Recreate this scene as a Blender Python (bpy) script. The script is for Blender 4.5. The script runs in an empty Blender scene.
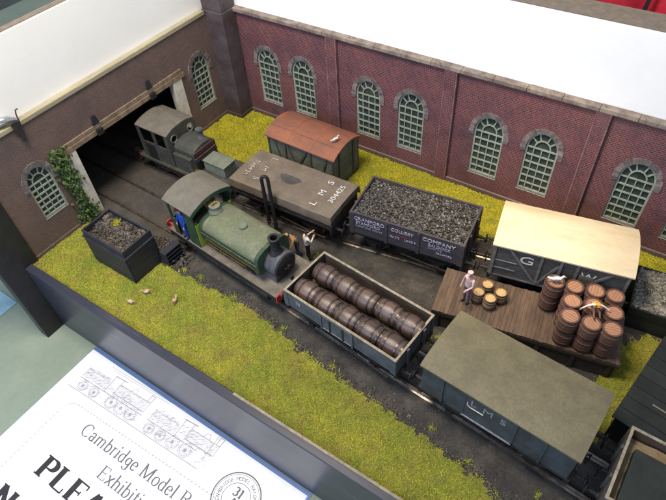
import bpy, bmesh, math, random
import numpy as np
from mathutils import Vector, Matrix, Euler
from mathutils.geometry import intersect_point_line
rnd = random.Random(11)
R = math.radians
SC = bpy.context.scene
COL = SC.collection

# ------------------------------------------------------------------ camera, world, lamps, exposure
cd = bpy.data.cameras.new('camera'); cam = bpy.data.objects.new('camera', cd); COL.objects.link(cam)
cam.location = (36.028, -34.253, 31.255); cam.rotation_euler = (R(42.177), R(2.971), R(33.571))
cd.sensor_width = 36; cd.lens = 30.27; cd.clip_start = .1; cd.clip_end = 500
SC.camera = cam
W = bpy.data.worlds.new('World'); SC.world = W; W.use_nodes = True
W.node_tree.nodes['Background'].inputs[0].default_value = (.70, .82, 1.0, 1)
W.node_tree.nodes['Background'].inputs[1].default_value = .56

def lamp(name, kind, loc, target, energy, col, size=1, spot=None, blend=.5):
    l = bpy.data.lights.new(name, kind); l.energy = energy; l.color = col
    if kind == 'AREA': l.size = size
    else: l.shadow_soft_size = size
    if spot: l.spot_size = R(spot); l.spot_blend = blend
    o = bpy.data.objects.new(name, l); COL.objects.link(o); o.location = loc
    o.rotation_euler = (Vector(target) - Vector(loc)).to_track_quat('-Z', 'Y').to_euler()
    return o
lamp('spot_lamp', 'SPOT', (27, -10, 30), (31, -6.5, 0), 25000, (1, .80, .54), 1.4, 50, 1)
lamp('hall_lamp', 'AREA', (13, -25, 52), (10, -10, 3), 30000, (1, .89, .73), 14)
lamp('window_lamp', 'AREA', (2, -75, 34), (12, -20, -4), 20500, (.50, .66, 1), 26)
SC.view_settings.view_transform = 'Standard'; SC.view_settings.look = 'None'
SC.view_settings.exposure = .08; SC.view_settings.gamma = 1

# ------------------------------------------------------------------ materials
def mat(name, c1, c2=None, scale=1.5, rough=.65, bump=0., bscale=12, metal=0., lo=.38, hi=.62, dirt=None, dscale=.7, dlo=.55, dhi=.7,
        vary=0., island=0., spec=.4, stretch=(1, 1, 1), fine=.25):
    m = bpy.data.materials.new(name); m.use_nodes = True; t = m.node_tree; N = t.nodes; L = t.links
    b = N['Principled BSDF']; b.inputs['Roughness'].default_value = rough; b.inputs['Metallic'].default_value = metal
    b.inputs['Specular IOR Level'].default_value = spec
    tc = N.new('ShaderNodeTexCoord'); mp = N.new('ShaderNodeMapping'); mp.inputs['Scale'].default_value = stretch
    L.new(tc.outputs['Object'], mp.inputs[0]); V = mp.outputs[0]
    def noise(s, d=5, r=.6):
        n = N.new('ShaderNodeTexNoise'); n.inputs['Scale'].default_value = s; n.inputs['Detail'].default_value = d
        n.inputs['Roughness'].default_value = r; L.new(V, n.inputs['Vector']); return n.outputs['Fac']
    def ramp(f, a, z, p, q):
        r = N.new('ShaderNodeValToRGB'); e = r.color_ramp.elements
        e[0].position = p; e[0].color = a; e[1].position = q; e[1].color = z; L.new(f, r.inputs[0]); return r.outputs[0]
    def mix(f, a, c, mode='MIX'):
        x = N.new('ShaderNodeMix'); x.data_type = 'RGBA'; x.blend_type = mode
        if isinstance(f, float): x.inputs[0].default_value = f
        else: L.new(f, x.inputs[0])
        L.new(a, x.inputs[6])
        if hasattr(c, 'links'): L.new(c, x.inputs[7])
        else: x.inputs[7].default_value = c
        return x.outputs[2]
    c2 = c2 or tuple(v * .7 for v in c1)
    col = ramp(noise(scale), (*c1, 1), (*c2, 1), lo, hi)
    if fine: col = mix(fine, col, ramp(noise(scale * 9, 4, .7), (.35, .35, .35, 1), (1.5, 1.5, 1.5, 1), .3, .7), 'MULTIPLY')
    if dirt: col = mix(ramp(noise(dscale, 7, .7), (0, 0, 0, 1), (1, 1, 1, 1), dlo, dhi), col, (*dirt, 1))
    if vary or island:
        if island: g = N.new('ShaderNodeNewGeometry'); f = g.outputs['Random Per Island']; k = island
        else: g = N.new('ShaderNodeObjectInfo'); f = g.outputs['Random']; k = vary
        col = mix(1., col, ramp(f, (1 - k,) * 3 + (1,), (1 + k,) * 3 + (1,), 0, 1), 'MULTIPLY')
    L.new(col, b.inputs['Base Color'])
    if bump:
        bp = N.new('ShaderNodeBump'); bp.inputs['Strength'].default_value = bump; bp.inputs['Distance'].default_value = .06
        L.new(noise(bscale, 4), bp.inputs['Height']); L.new(bp.outputs[0], b.inputs['Normal'])
    return m

def brick_mat(name, c1, c2, mort, soot, pale):
    m = bpy.data.materials.new(name); m.use_nodes = True; t = m.node_tree; N = t.nodes; L = t.links; b = N['Principled BSDF']
    b.inputs['Roughness'].default_value = .55
    tc = N.new('ShaderNodeTexCoord'); s = N.new('ShaderNodeSeparateXYZ'); L.new(tc.outputs['Object'], s.inputs[0])
    ad = N.new('ShaderNodeMath'); L.new(s.outputs[0], ad.inputs[0]); L.new(s.outputs[1], ad.inputs[1])
    cb = N.new('ShaderNodeCombineXYZ'); L.new(ad.outputs[0], cb.inputs[0]); L.new(s.outputs[2], cb.inputs[1])
    br = N.new('ShaderNodeTexBrick'); L.new(cb.outputs[0], br.inputs['Vector'])
    br.inputs['Scale'].default_value = 1; br.inputs['Brick Width'].default_value = .30; br.inputs['Row Height'].default_value = .14
    br.inputs['Mortar Size'].default_value = .022; br.inputs['Mortar Smooth'].default_value = .3; br.inputs['Bias'].default_value = -.1
    br.inputs['Color1'].default_value = (*c1, 1); br.inputs['Color2'].default_value = (*c2, 1); br.inputs['Mortar'].default_value = (*mort, 1)
    def noise(sc, d=6):
        n = N.new('ShaderNodeTexNoise'); n.inputs['Scale'].default_value = sc; n.inputs['Detail'].default_value = d; n.inputs['Roughness'].default_value = .65
        L.new(tc.outputs['Object'], n.inputs['Vector']); r = N.new('ShaderNodeMapRange'); L.new(n.outputs['Fac'], r.inputs[0]); return r
    def mix(r, lo, hi, mx, a, c):
        r.inputs[1].default_value = lo; r.inputs[2].default_value = hi; r.inputs[4].default_value = mx
        x = N.new('ShaderNodeMix'); x.data_type = 'RGBA'; L.new(r.outputs[0], x.inputs[0]); L.new(a, x.inputs[6]); x.inputs[7].default_value = (*c, 1); return x.outputs[2]
    c = mix(noise(.35), .45, .75, .75, br.outputs['Color'], soot)
    c = mix(noise(.8), .52, .75, .55, c, pale)
    c = mix(noise(7, 3), .5, .8, .45, c, tuple(v * .45 for v in c1))
    L.new(c, b.inputs['Base Color'])
    bp = N.new('ShaderNodeBump'); bp.inputs['Strength'].default_value = .8; bp.inputs['Distance'].default_value = .05; bp.invert = True
    L.new(br.outputs['Fac'], bp.inputs['Height']); L.new(bp.outputs[0], b.inputs['Normal'])
    return m

M = dict(
    brick=brick_mat('red_brick', (.17, .040, .044), (.075, .028, .040), (.27, .15, .15), (.055, .036, .055), (.24, .115, .115)),
    brick_brown=brick_mat('brown_brick', (.15, .088, .072), (.105, .066, .06), (.21, .155, .14), (.08, .066, .066), (.22, .155, .13)),
    pillar=mat('pillar_brick', (.105, .085, .10), (.07, .05, .05), .6, .5, .4, 14),
    coping=mat('stone_coping', (.30, .25, .205), (.165, .125, .11), 1.2, .7, .3, 10, dirt=(.13, .08, .07), dscale=1.6, dlo=.58, dhi=.66),
    wood_raw=mat('raw_wood', (.42, .37, .25), (.32, .28, .19), 1.2, .6, .2, 8, stretch=(1, .15, 1)),
    lintel=mat('timber_lintel', (.27, .20, .135), (.17, .12, .085), 2, .7, .3),
    white_board=mat('white_board', (.93, .93, .92), (.90, .90, .89), .3, .55, fine=.02),
    mdf=mat('board_edge', (.22, .18, .14), (.17, .14, .11), 2, .8),
    jamb=mat('lit_pale_stone', (.72, .68, .60), (.55, .51, .44), 1.4, .8, .3, dirt=(.25, .21, .18), dscale=2.5, dlo=.6, dhi=.72),  # pale stone, with the light falling on it put into the white
    arch=mat('arch_stone', (.20, .165, .155), (.12, .095, .10), 3, .8, .3, island=.35),
    moulding=mat('worn_brick_edge', (.26, .15, .145), (.15, .085, .09), 1.1, .7, .3, 14),
    mortar=mat('pale_mortar', (.27, .235, .22), None, 3, .9),
    frame=mat('window_paint', (.34, .385, .32), (.25, .285, .24), 4, .6, .15, 20),
    pane=mat('window_pane', (.05, .066, .055), (.028, .04, .034), 2, .25, 0, spec=.6),
    dark=mat('dark_paint', (.02, .02, .022), (.012, .012, .013), 3, .6),
    interior=mat('shaded_interior', (.02, .018, .016), (.012, .011, .01), 2, .9),  # near-black colour stands in for the shade inside the shed
    cinder=mat('cinder_ground', (.060, .055, .049), (.036, .033, .031), .8, .85, .6, 16, dirt=(.125, .105, .082), dscale=.5, dlo=.5, dhi=.75, fine=.5),
    yard=mat('yard_concrete', (.085, .073, .06), (.058, .05, .044), .7, .85, .3, 14, dirt=(.05, .044, .04), dscale=.6, dlo=.5, dhi=.75, fine=.35),
    stones=mat('loose_stones', (.14, .115, .09), (.06, .052, .045), 1, .85, island=.7),
    turf=mat('turf_mat', (.27, .235, .035), (.17, .165, .028), 1.2, .9, .8, 18, fine=.5),
    grass=mat('static_grass', (.48, .46, .055), (.30, .36, .045), .4, .9, island=.4, fine=.0, dirt=(.36, .265, .085), dscale=.55, dlo=.50, dhi=.72),
    grass_back=mat('static_grass_bright', (.60, .53, .025), (.46, .43, .025), .5, .9, island=.35, fine=.0),
    rail=mat('rail_steel', (.30, .26, .22), (.18, .14, .11), 3, .32, metal=.8),
    frames=mat('underframe_black', (.014, .014, .017), (.026, .022, .02), 2.5, .6, .2),
    wheel=mat('wheel_iron', (.05, .047, .045), (.03, .026, .024), 2, .5, metal=.3),
    tyre=mat('tyre_steel', (.42, .40, .38), (.28, .26, .24), 3, .3, metal=.9),
    coal=mat('coal_lumps', (.088, .077, .066), (.042, .038, .034), 2, .42, island=.8, spec=.6),
    coal_bed=mat('coal_bed', (.03, .027, .024), None, 3, .8, .6),
    grey_blue=mat('wagon_grey', (.10, .118, .135), (.065, .078, .092), 1.3, .45, .2, 16, dirt=(.09, .065, .05), dscale=1.4, dlo=.6, dhi=.78),
    wag_in=mat('wagon_inside', (.105, .075, .058), (.06, .045, .038), 2, .7, .3, stretch=(.4, 1, 3)),
    edge_wood=mat('worn_edge', (.34, .29, .21), (.22, .18, .13), 3, .6),
    van_grey=mat('van_grey', (.062, .076, .088), (.042, .05, .055), 1.2, .5, .2, dirt=(.05, .05, .045), dscale=1.2),
    roof_olive=mat('roof_olive', (.165, .142, .082), (.14, .12, .068), .8, .6, .25, 9, dirt=(.115, .095, .06), dscale=.8, dlo=.48, dhi=.8, fine=.3),
    roof_cream=mat('roof_cream', (.62, .52, .36), (.50, .41, .27), .5, .5, .12, 5, dirt=(.50, .35, .17), dscale=.6, dlo=.55, dhi=.9, fine=.10, stretch=(.4, 1, 1)),
    roof_rust=mat('roof_rust', (.29, .105, .058), (.22, .085, .052), .8, .7, .3, 10, dirt=(.17, .085, .06), dscale=.8, dlo=.5, dhi=.75, stretch=(.5, 1, 1)),
    van_dark=mat('weathered_dark_planks', (.060, .058, .055), (.09, .085, .08), 1.6, .6, .35, 14, stretch=(1, 1, 3), vary=.15),
    green_dark=mat('old_van_green', (.10, .12, .09), (.15, .155, .125), 1.6, .7, .35, 12, vary=.15),
    black_plank=mat('private_owner_black', (.042, .036, .046), (.065, .055, .062), 1.4, .55, .25, stretch=(.5, 1, 3)),
    sheet=mat('wagon_sheet', (.175, .137, .102), (.13, .10, .076), .6, .75, .35, 7, dirt=(.20, .165, .125), dscale=.9, dlo=.55, dhi=.8),
    sheet_dark=mat('wet_patch', (.07, .068, .064), (.05, .048, .046), 1.5, .55),
    white=mat('white_lettering', (.70, .68, .64), (.52, .50, .47), 9, .7),
    pale=mat('faded_lettering', (.30, .31, .33), (.17, .18, .20), 5, .7),
    worn=mat('worn_lettering', (.52, .48, .42), (.22, .18, .145), 4, .7, lo=.42, hi=.58),
    lilac=mat('lilac_lettering', (.50, .47, .60), (.32, .30, .38), 7, .7),
    red_letter=mat('red_lettering', (.30, .06, .06), None, 4, .7),
    loco_green=mat('loco_green', (.036, .075, .034), (.028, .055, .04), 1.2, .38, dirt=(.12, .12, .085), dscale=1.3, dlo=.55, dhi=.75, fine=.4),
    lime=mat('lime_green', (.36, .44, .06), (.25, .34, .05), 2, .5),  # brighter, yellower green than the other sheets of the engine
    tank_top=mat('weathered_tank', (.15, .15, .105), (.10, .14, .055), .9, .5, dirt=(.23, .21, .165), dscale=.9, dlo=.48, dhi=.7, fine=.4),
    loco_roof=mat('loco_roof', (.16, .145, .118), (.125, .112, .092), 1, .6, .15, 8),
    footplate=mat('footplate_dust', (.18, .155, .12), (.12, .105, .085), 1.6, .7, .25, 10),
    smokebox=mat('smokebox_grey', (.115, .115, .13), (.06, .06, .07), 1.8, .45),
    red=mat('buffer_red', (.42, .05, .045), (.28, .04, .04), 3, .5),
    maroon=mat('rod_maroon', (.13, .025, .03), (.08, .02, .022), 3, .45),
    brace=mat('grey_timber', (.17, .16, .15), (.11, .105, .10), 2, .6, .2),
    louvre=mat('brown_louvre', (.14, .06, .05), None, 3, .5),
    brass=mat('brass', (.62, .38, .14), (.42, .24, .08), 4, .3, metal=.8),
    silver=mat('chrome', (.75, .75, .74), (.6, .6, .6), 4, .18, metal=1, fine=0),
    tank_grey=mat('dark_engine_grey', (.072, .073, .062), (.05, .051, .044), 1.4, .5, .15, 10, dirt=(.16, .14, .11), dscale=1.1, dlo=.58, dhi=.8),
    tank_pale=mat('pale_engine_box', (.19, .21, .155), (.14, .155, .115), 1.2, .55),
    cream=mat('cream_strip', (.50, .40, .30), None, 3, .5),
    barrel_dark=mat('oiled_oak', (.125, .075, .052), (.07, .042, .032), 1.6, .33, .25, 9, stretch=(3, 3, .4), vary=.3, spec=.6, dirt=(.17, .13, .10), dscale=1.3, dlo=.58, dhi=.8),
    hoop_dark=mat('hoop_iron', (.06, .048, .045), (.10, .075, .065), 3, .32, metal=.5),
    barrel=mat('red_oak', (.15, .072, .05), (.10, .05, .037), 2, .72, .25, 9, stretch=(3, 3, .4), vary=.15),
    barrel_top=mat('barrel_head', (.38, .195, .115), (.31, .155, .095), 2, .65, .2, 9, stretch=(.6, 4, 1), vary=.1),
    hoop=mat('barrel_hoop', (.115, .062, .047), None, 3, .65),
    cask=mat('pale_oak', (.30, .21, .10), (.21, .145, .075), 2, .6, .2, vary=.12),
    cask_top=mat('pale_head', (.58, .39, .17), (.48, .31, .13), 2, .6, .15, stretch=(.6, 4, 1)),
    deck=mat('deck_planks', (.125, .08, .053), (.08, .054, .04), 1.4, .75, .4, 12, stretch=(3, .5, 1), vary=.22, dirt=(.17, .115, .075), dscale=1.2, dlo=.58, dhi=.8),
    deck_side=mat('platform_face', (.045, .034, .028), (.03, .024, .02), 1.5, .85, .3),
    bin_wood=mat('bin_timber', (.034, .034, .046), (.022, .022, .032), 1.5, .48, .3, 10, stretch=(.5, .5, 4), vary=.15),
    ivy=mat('ivy_leaf', (.04, .085, .02), (.075, .115, .028), 1, .6, island=.5, fine=0),
    stem=mat('ivy_stem', (.08, .055, .035)),
    fascia=mat('fascia_varnish', (.036, .039, .060), (.024, .026, .042), .5, .34, .05, 4, spec=.55, fine=.12, stretch=(.1, 1, 1), dirt=(.075, .078, .10), dscale=1.4, dlo=.56, dhi=.72),
    post=mat('black_post', (.026, .025, .027), (.018, .018, .02), 1, .38, .06, 6),
    cloth=mat('sage_cloth', (.30, .345, .26), (.26, .31, .235), .25, .9, .15, 30, fine=.08),
    floor=mat('hall_carpet', (.14, .14, .12), None, .2, .9),
    paper=mat('notice_paper', (.90, .90, .91), (.87, .87, .89), .3, .45, fine=.02),
    ink=mat('black_ink', (.035, .03, .035), None, 3, .6, fine=0),
    ink_grey=mat('grey_ink', (.13, .12, .14), (.18, .17, .19), 4, .6, fine=0),
    ink_faint=mat('faint_ink', (.32, .31, .35), (.44, .43, .47), 3, .6, fine=0),
    blue_card=mat('blue_card', (.12, .21, .45), (.11, .19, .42), .5, .35, fine=0),
    cyan=mat('cyan_card', (.35, .58, .68), None, .5, .5, fine=0),
    red_cloth=mat('red_cloth', (.50, .018, .04), (.36, .012, .03), .4, .8, .3, 3),
    lavender=mat('lavender_card', (.50, .52, .80), None, .5, .5, fine=0),
    hut=mat('hut_roof_green', (.016, .020, .017), (.010, .013, .011), 1, .6, .3, 10, vary=.25),
    sand=mat('sand_load', (.27, .20, .115), (.20, .145, .085), 1.2, .9, .5, 14),
    granite=mat('granite_chips', (.30, .27, .22), (.15, .14, .12), 1.2, .85, island=.6),
    skin=mat('skin', (.55, .30, .20), (.48, .25, .17), 6, .5, fine=0), hair=mat('dark_hair', (.035, .022, .015)),
    shirt_white=mat('white_shirt', (.74, .71, .66), (.62, .59, .55), 5, .8), trouser_black=mat('black_trousers', (.022, .02, .022)),
    blue_overall=mat('blue_overalls', (.015, .075, .42), (.012, .05, .30), 4, .6), pink_shirt=mat('pink_shirt', (.58, .40, .37), (.48, .32, .31), 4, .8),
    purple=mat('purple_trousers', (.13, .11, .19), None, 4, .8), tan_coat=mat('tan_coat', (.42, .23, .10), (.34, .18, .08), 4, .8),
    orange=mat('orange_vest', (.72, .34, .03), (.60, .26, .03), 5, .7), boots=mat('boots', (.018, .014, .012)), eye=mat('eye_dark', (.01, .01, .01), None, 3, .3, fine=0),
    feather=mat('white_feather', (.80, .78, .74), (.66, .64, .62), 5, .7), beak=mat('beak', (.70, .40, .08)),
    hen=mat('buff_feather', (.62, .42, .32), (.48, .32, .24), 4, .8), comb=mat('comb_red', (.5, .06, .05)), wing_grey=mat('grey_feather', (.32, .32, .34)))

# ------------------------------------------------------------------ mesh helpers
class MB:
    def __init__(s): s.v = []; s.f = []; s.m = []
    def add(s, vs, fs, mi=0):
        k = len(s.v); s.v += [tuple(v) for v in vs]; s.f += [tuple(i + k for i in f) for f in fs]; s.m += [mi] * len(fs); return s
    def box(s, x0, x1, y0, y1, z0, z1, mi=0):
        return s.add([(x, y, z) for z in (z0, z1) for y in (y0, y1) for x in (x0, x1)],
                     [(0, 2, 3, 1), (4, 5, 7, 6), (0, 1, 5, 4), (2, 6, 7, 3), (0, 4, 6, 2), (1, 3, 7, 5)], mi)
    def beam(s, a, b, w, h, up=(0, 0, 1), mi=0):
        a = Vector(a); b = Vector(b); d = (b - a).normalized(); u = Vector(up); u = (u - d * u.dot(d)).normalized(); q = d.cross(u)
        vs = [p + q * (w / 2 * i) + u * (h / 2 * j) for p in (a, b) for j in (-1, 1) for i in (-1, 1)]
        return s.add(vs, [(0, 1, 3, 2), (4, 6, 7, 5), (0, 4, 5, 1), (2, 3, 7, 6), (0, 2, 6, 4), (1, 5, 7, 3)], mi)
    def tube(s, pts, r, n=8, caps=True, mi=0):
        pts = [Vector(p) for p in pts]; rs = r if isinstance(r, (list, tuple)) else [r] * len(pts); vs = []; fs = []; u = None
        for i, p in enumerate(pts):
            d = (pts[min(i + 1, len(pts) - 1)] - pts[max(i - 1, 0)]).normalized()
            if u is None: u = d.orthogonal().normalized()
            u = (u - d * u.dot(d)).normalized(); q = d.cross(u)
            vs += [p + (u * math.cos(2 * math.pi * k / n) + q * math.sin(2 * math.pi * k / n)) * rs[i] for k in range(n)]
        for i in range(len(pts) - 1):
            fs += [(i * n + k, i * n + (k + 1) % n, (i + 1) * n + (k + 1) % n, (i + 1) * n + k) for k in range(n)]
        if caps: fs += [tuple(range(n))[::-1], tuple(range(len(vs) - n, len(vs)))]
        return s.add(vs, fs, mi)
    def lathe(s, prof, n=16, mtx=None, mi=0, caps=True):
        vs = [(r * math.cos(2 * math.pi * k / n), r * math.sin(2 * math.pi * k / n), z) for r, z in prof for k in range(n)]
        if mtx: vs = [mtx @ Vector(v) for v in vs]
        fs = [(i * n + k, i * n + (k + 1) % n, (i + 1) * n + (k + 1) % n, (i + 1) * n + k) for i in range(len(prof) - 1) for k in range(n)]
        if caps: fs += [tuple(range(n))[::-1], tuple(range(len(vs) - n, len(vs)))]
        return s.add(vs, fs, mi)
    def ell(s, c, r, nu=10, nv=7, mi=0, mtx=None):
        prof = [(max(math.sin(math.pi * j / nv), .02), -math.cos(math.pi * j / nv)) for j in range(nv + 1)]
        m = Matrix.Translation(c) @ (mtx or Matrix()) @ Matrix.Diagonal((*r, 1)); return s.lathe(prof, nu, m, mi)
    def prism(s, pts, vec, mi=0):
        n = len(pts); a = [Vector(p) for p in pts]; b = [p + Vector(vec) for p in a]
        return s.add(a + b, [tuple(range(n))[::-1], tuple(range(n, 2 * n))] + [(i, (i + 1) % n, n + (i + 1) % n, n + i) for i in range(n)], mi)
    def rock(s, c, r, mi=0, flat=.75):
        vs = []
        for p in ((1, 0, 0), (-1, 0, 0), (0, 1, 0), (0, -1, 0), (0, 0, 1), (0, 0, -1)):
            k = r * rnd.uniform(.6, 1.2); vs.append(Vector(p) * k + Vector((rnd.uniform(-.3, .3) * r, rnd.uniform(-.3, .3) * r, 0)))
        rot = Euler((rnd.random() * 6, rnd.random() * 6, rnd.random() * 6)).to_matrix()
        vs = [rot @ v for v in vs]; vs = [(c[0] + v.x, c[1] + v.y, c[2] + v.z * flat) for v in vs]
        return s.add(vs, [(0, 2, 4), (2, 1, 4), (1, 3, 4), (3, 0, 4), (2, 0, 5), (1, 2, 5), (3, 1, 5), (0, 3, 5)], mi)
    def mesh(s, name, mats, smooth=None, fix=True):
        me = bpy.data.meshes.new(name); me.from_pydata(s.v, [], s.f)
        mats = mats if isinstance(mats, (list, tuple)) else [mats]
        for x in mats: me.materials.append(M[x] if isinstance(x, str) else x)
        if any(s.m): me.polygons.foreach_set('material_index', s.m)
        if fix:
            bm = bmesh.new(); bm.from_mesh(me); bmesh.ops.recalc_face_normals(bm, faces=bm.faces); bm.to_mesh(me); bm.free()
        if smooth:
            me.shade_smooth(); me.set_sharp_from_angle(angle=R(smooth))
        me.update(); return me
    def build(s, name, mats, parent=None, smooth=None, bevel=0, fix=True, kind=None, loc=None, rot=None):
        return link(name, s.mesh(name, mats, smooth, fix), parent, loc, rot, bevel, kind)

def link(name, me, parent=None, loc=None, rot=None, bevel=0, kind=None):
    o = bpy.data.objects.new(name, me); COL.objects.link(o); o.parent = parent
    if loc is not None: o.location = loc
    if rot is not None: o.rotation_euler = rot
    if bevel:
        b = o.modifiers.new('bevel', 'BEVEL'); b.width = bevel; b.segments = 2; b.limit_method = 'ANGLE'; b.angle_limit = R(40)
    if kind: o['kind'] = kind
    return o
def tag(o, label, cat, group=None):
    o['label'] = label; o['category'] = cat
    if group: o['group'] = group
    return o
def thing(name, label, cat, loc=(0, 0, 0), rz=0, group=None):
    o = bpy.data.objects.new(name, None); COL.objects.link(o); o.location = loc; o.rotation_euler = (0, 0, R(rz)); o.empty_display_size = .3
    return tag(o, label, cat, group)
def copy_tree(o, parent=None):
    c = o.copy(); COL.objects.link(c); c.parent = parent
    for ch in list(o.children): copy_tree(ch, c)
    return c
def clean_text(s, size, font_extrude=.012, align='CENTER'):
    cu = bpy.data.curves.new('lettering', 'FONT'); cu.body = s; cu.size = size; cu.extrude = font_extrude; cu.align_x = align; cu.align_y = 'CENTER'; cu.resolution_u = 3
    o = bpy.data.objects.new('tmp', cu); me = bpy.data.meshes.new_from_object(o); bpy.data.objects.remove(o); return me
def text(s, size, m, parent, loc, rot, sx=1, align='CENTER'):
    me = clean_text(s, size, align=align); me.materials.clear(); me.materials.append(M[m])
    o = link('lettering', me, parent, loc, rot); o.scale = (sx, 1, 1); return o
def plate(name, outer, holes, depth, mtx, m, parent=None, kind=None):      # flat outline with holes, given thickness
    cu = bpy.data.curves.new(name, 'CURVE'); cu.dimensions = '2D'; cu.fill_mode = 'BOTH'; cu.extrude = depth / 2
    for pts in [outer] + holes:
        sp = cu.splines.new('POLY'); sp.points.add(len(pts) - 1); sp.use_cyclic_u = True
        for i, p in enumerate(pts): sp.points[i].co = (p[0], p[1], 0, 1)
    o = bpy.data.objects.new('tmp', cu); me = bpy.data.meshes.new_from_object(o); bpy.data.objects.remove(o)
    me.transform(mtx); me.name = name; me.materials.clear(); me.materials.append(M[m]); return link(name, me, parent, kind=kind)
def inpoly(x, y, P):
    c = False; j = len(P) - 1
    for i in range(len(P)):
        if (P[i][1] > y) != (P[j][1] > y) and x < (P[j][0] - P[i][0]) * (y - P[i][1]) / (P[j][1] - P[i][1]) + P[i][0]: c = not c
        j = i
    return c
def vnoise(x, y, s=1.0):
    return (math.sin(x * 1.7 * s + 1.3 * math.sin(y * 1.1 * s)) + math.sin(y * 2.3 * s + 1.7 * math.sin(x * .9 * s + 2)) + .6 * math.sin((x + y) * 4.1 * s)) / 2.6

# ------------------------------------------------------------------ the setting
MB().box(-60, 90, -60, 25, -7.4, -7).build('table_top', 'cloth', kind='structure')
MB().box(-200, 200, -200, 200, -60, -59).build('hall_floor', 'floor', kind='structure')
g = MB(); nx, ny = 132, 60; xs = [-14 + 62 * i / nx for i in range(nx + 1)]; ys = [-24.66 + 24.66 * j / ny for j in range(ny + 1)]
g.add([(x, y, .025 * vnoise(x, y, 1.3)) for y in ys for x in xs], [(j * (nx + 1) + i, j * (nx + 1) + i + 1, (j + 1) * (nx + 1) + i + 1, (j + 1) * (nx + 1) + i) for j in range(ny) for i in range(nx)])
g.build('ground', 'cinder', fix=False, smooth=80, kind='structure')

yp = [(-12, -18.2), (6.4, -18.0), (8.2, -17.7), (9.3, -17.2), (10.2, -16.2), (10.4, -12.5), (9.6, -9.4), (8.4, -8.5), (5.0, -8.3), (-12, -8.3)]
MB().prism([(x, y, -.01) for x, y in yp], (0, 0, .055)).build('yard_surface', 'yard', kind='structure')
# ---- walls
def arch_pts(cx, w, zs, sp, n=14, grow=0):
    r = w / 2 + grow; top = 1.25 * w / 2 + grow
    return [(cx - r, zs - grow), (cx + r, zs - grow)] + [(cx + r * math.cos(math.pi * k / n), sp + top * math.sin(math.pi * k / n)) for k in range(n + 1)]
BACK = Matrix(((1, 0, 0, 0), (0, 0, 1, 0), (0, 1, 0, 0), (0, 0, 0, 1)))      # (u, v, w) -> (x = u, z = v, y = w)
LEFT = Matrix(((0, 0, -1, 0), (1, 0, 0, 0), (0, 1, 0, 0), (0, 0, 0, 1)))     # (u, v, w) -> (y = u, z = v, x = -w)
def window(wall, F, cx, w, zs, sp, cols=4, rows=6, heavy=.095):
    fr = plate('window', arch_pts(cx, w, zs, sp), [arch_pts(cx, w, zs, sp, grow=-.13)], .14, F @ Matrix.Translation((0, 0, .16)), 'frame', wall)
    plate('pane', arch_pts(cx, w, zs, sp, grow=-.08), [], .03, F @ Matrix.Translation((0, 0, .25)), 'pane', fr)
    b = MB(); T = lambda u, v, d: tuple(F @ Vector((u, v, d)))
    def bar(u0, v0, u1, v1, t, d): b.beam(T(u0, v0, d), T(u1, v1, d), t, .07, up=tuple(F.to_3x3() @ Vector((0, 0, 1))))
    for i in range(1, cols): u = cx - w / 2 + w * i / cols; bar(u, zs + .1, u, sp, heavy * .8, .165)
    for j in range(1, rows + 1): v = zs + (sp - zs) * j / rows; bar(cx - w / 2 + .1, v, cx + w / 2 - .1, v, heavy * 1.25, .15)
    r = w / 2; q = [(cx + r * .5 * math.cos(a), sp + r * .62 * math.sin(a)) for a in [math.pi * k / 8 for k in range(9)]]
    for a, c in zip(q[:-1], q[1:]): bar(*a, *c, heavy, .16)
    for a in (R(38), R(68), R(112), R(142)): bar(cx + r * .5 * math.cos(a), sp + r * .62 * math.sin(a), cx + r * .93 * math.cos(a), sp + r * 1.17 * math.sin(a), heavy, .17)
    b.build('glazing_bars', 'frame', fr)
    ab = MB(); ab.prism([T(x, y, .004) for x, y in [(cx + (w / 2 + g_) * math.cos(-.24 + (math.pi + .48) * k / 24), sp + (1.25 * w / 2 + g_) * math.sin(-.24 + (math.pi + .48) * k / 24)) for g_, ks in ((.38, range(25)), (.01, range(24, -1, -1))) for k in ks]], F.to_3x3() @ Vector((0, 0, -.05))); ab.build('arch_mortar', 'mortar', fr)
    s = MB(); c0 = F @ Vector((cx - w / 2 - .02, zs - .09, -.03)); c1 = F @ Vector((cx + w / 2 + .02, zs - .005, .12))
    s.box(*sorted((c0.x, c1.x)), *sorted((c0.y, c1.y)), *sorted((c0.z, c1.z))); s.build('sill', 'frame', fr, bevel=.02)
    v = MB(); n = 25; a0, a1 = -.24, math.pi + .24
    for k in range(n):
        t0 = a0 + (a1 - a0) * (k + .10) / n; t1 = a0 + (a1 - a0) * (k + .90) / n; dz = rnd.uniform(.05, .085); e = rnd.uniform(.36, .43)
        P = lambda t, g_: (cx + (w / 2 + g_) * math.cos(t), sp + (1.25 * w / 2 + g_) * math.sin(t))
        pts = [P(t0, .02), P(t0, e), P(t1, e), P(t1, .02)]
        v.prism([T(x, y, .02) for x, y in pts], F.to_3x3() @ Vector((0, 0, -dz - .02)))
    v.build('arch_bricks', 'arch', fr, kind='stuff')

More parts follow.
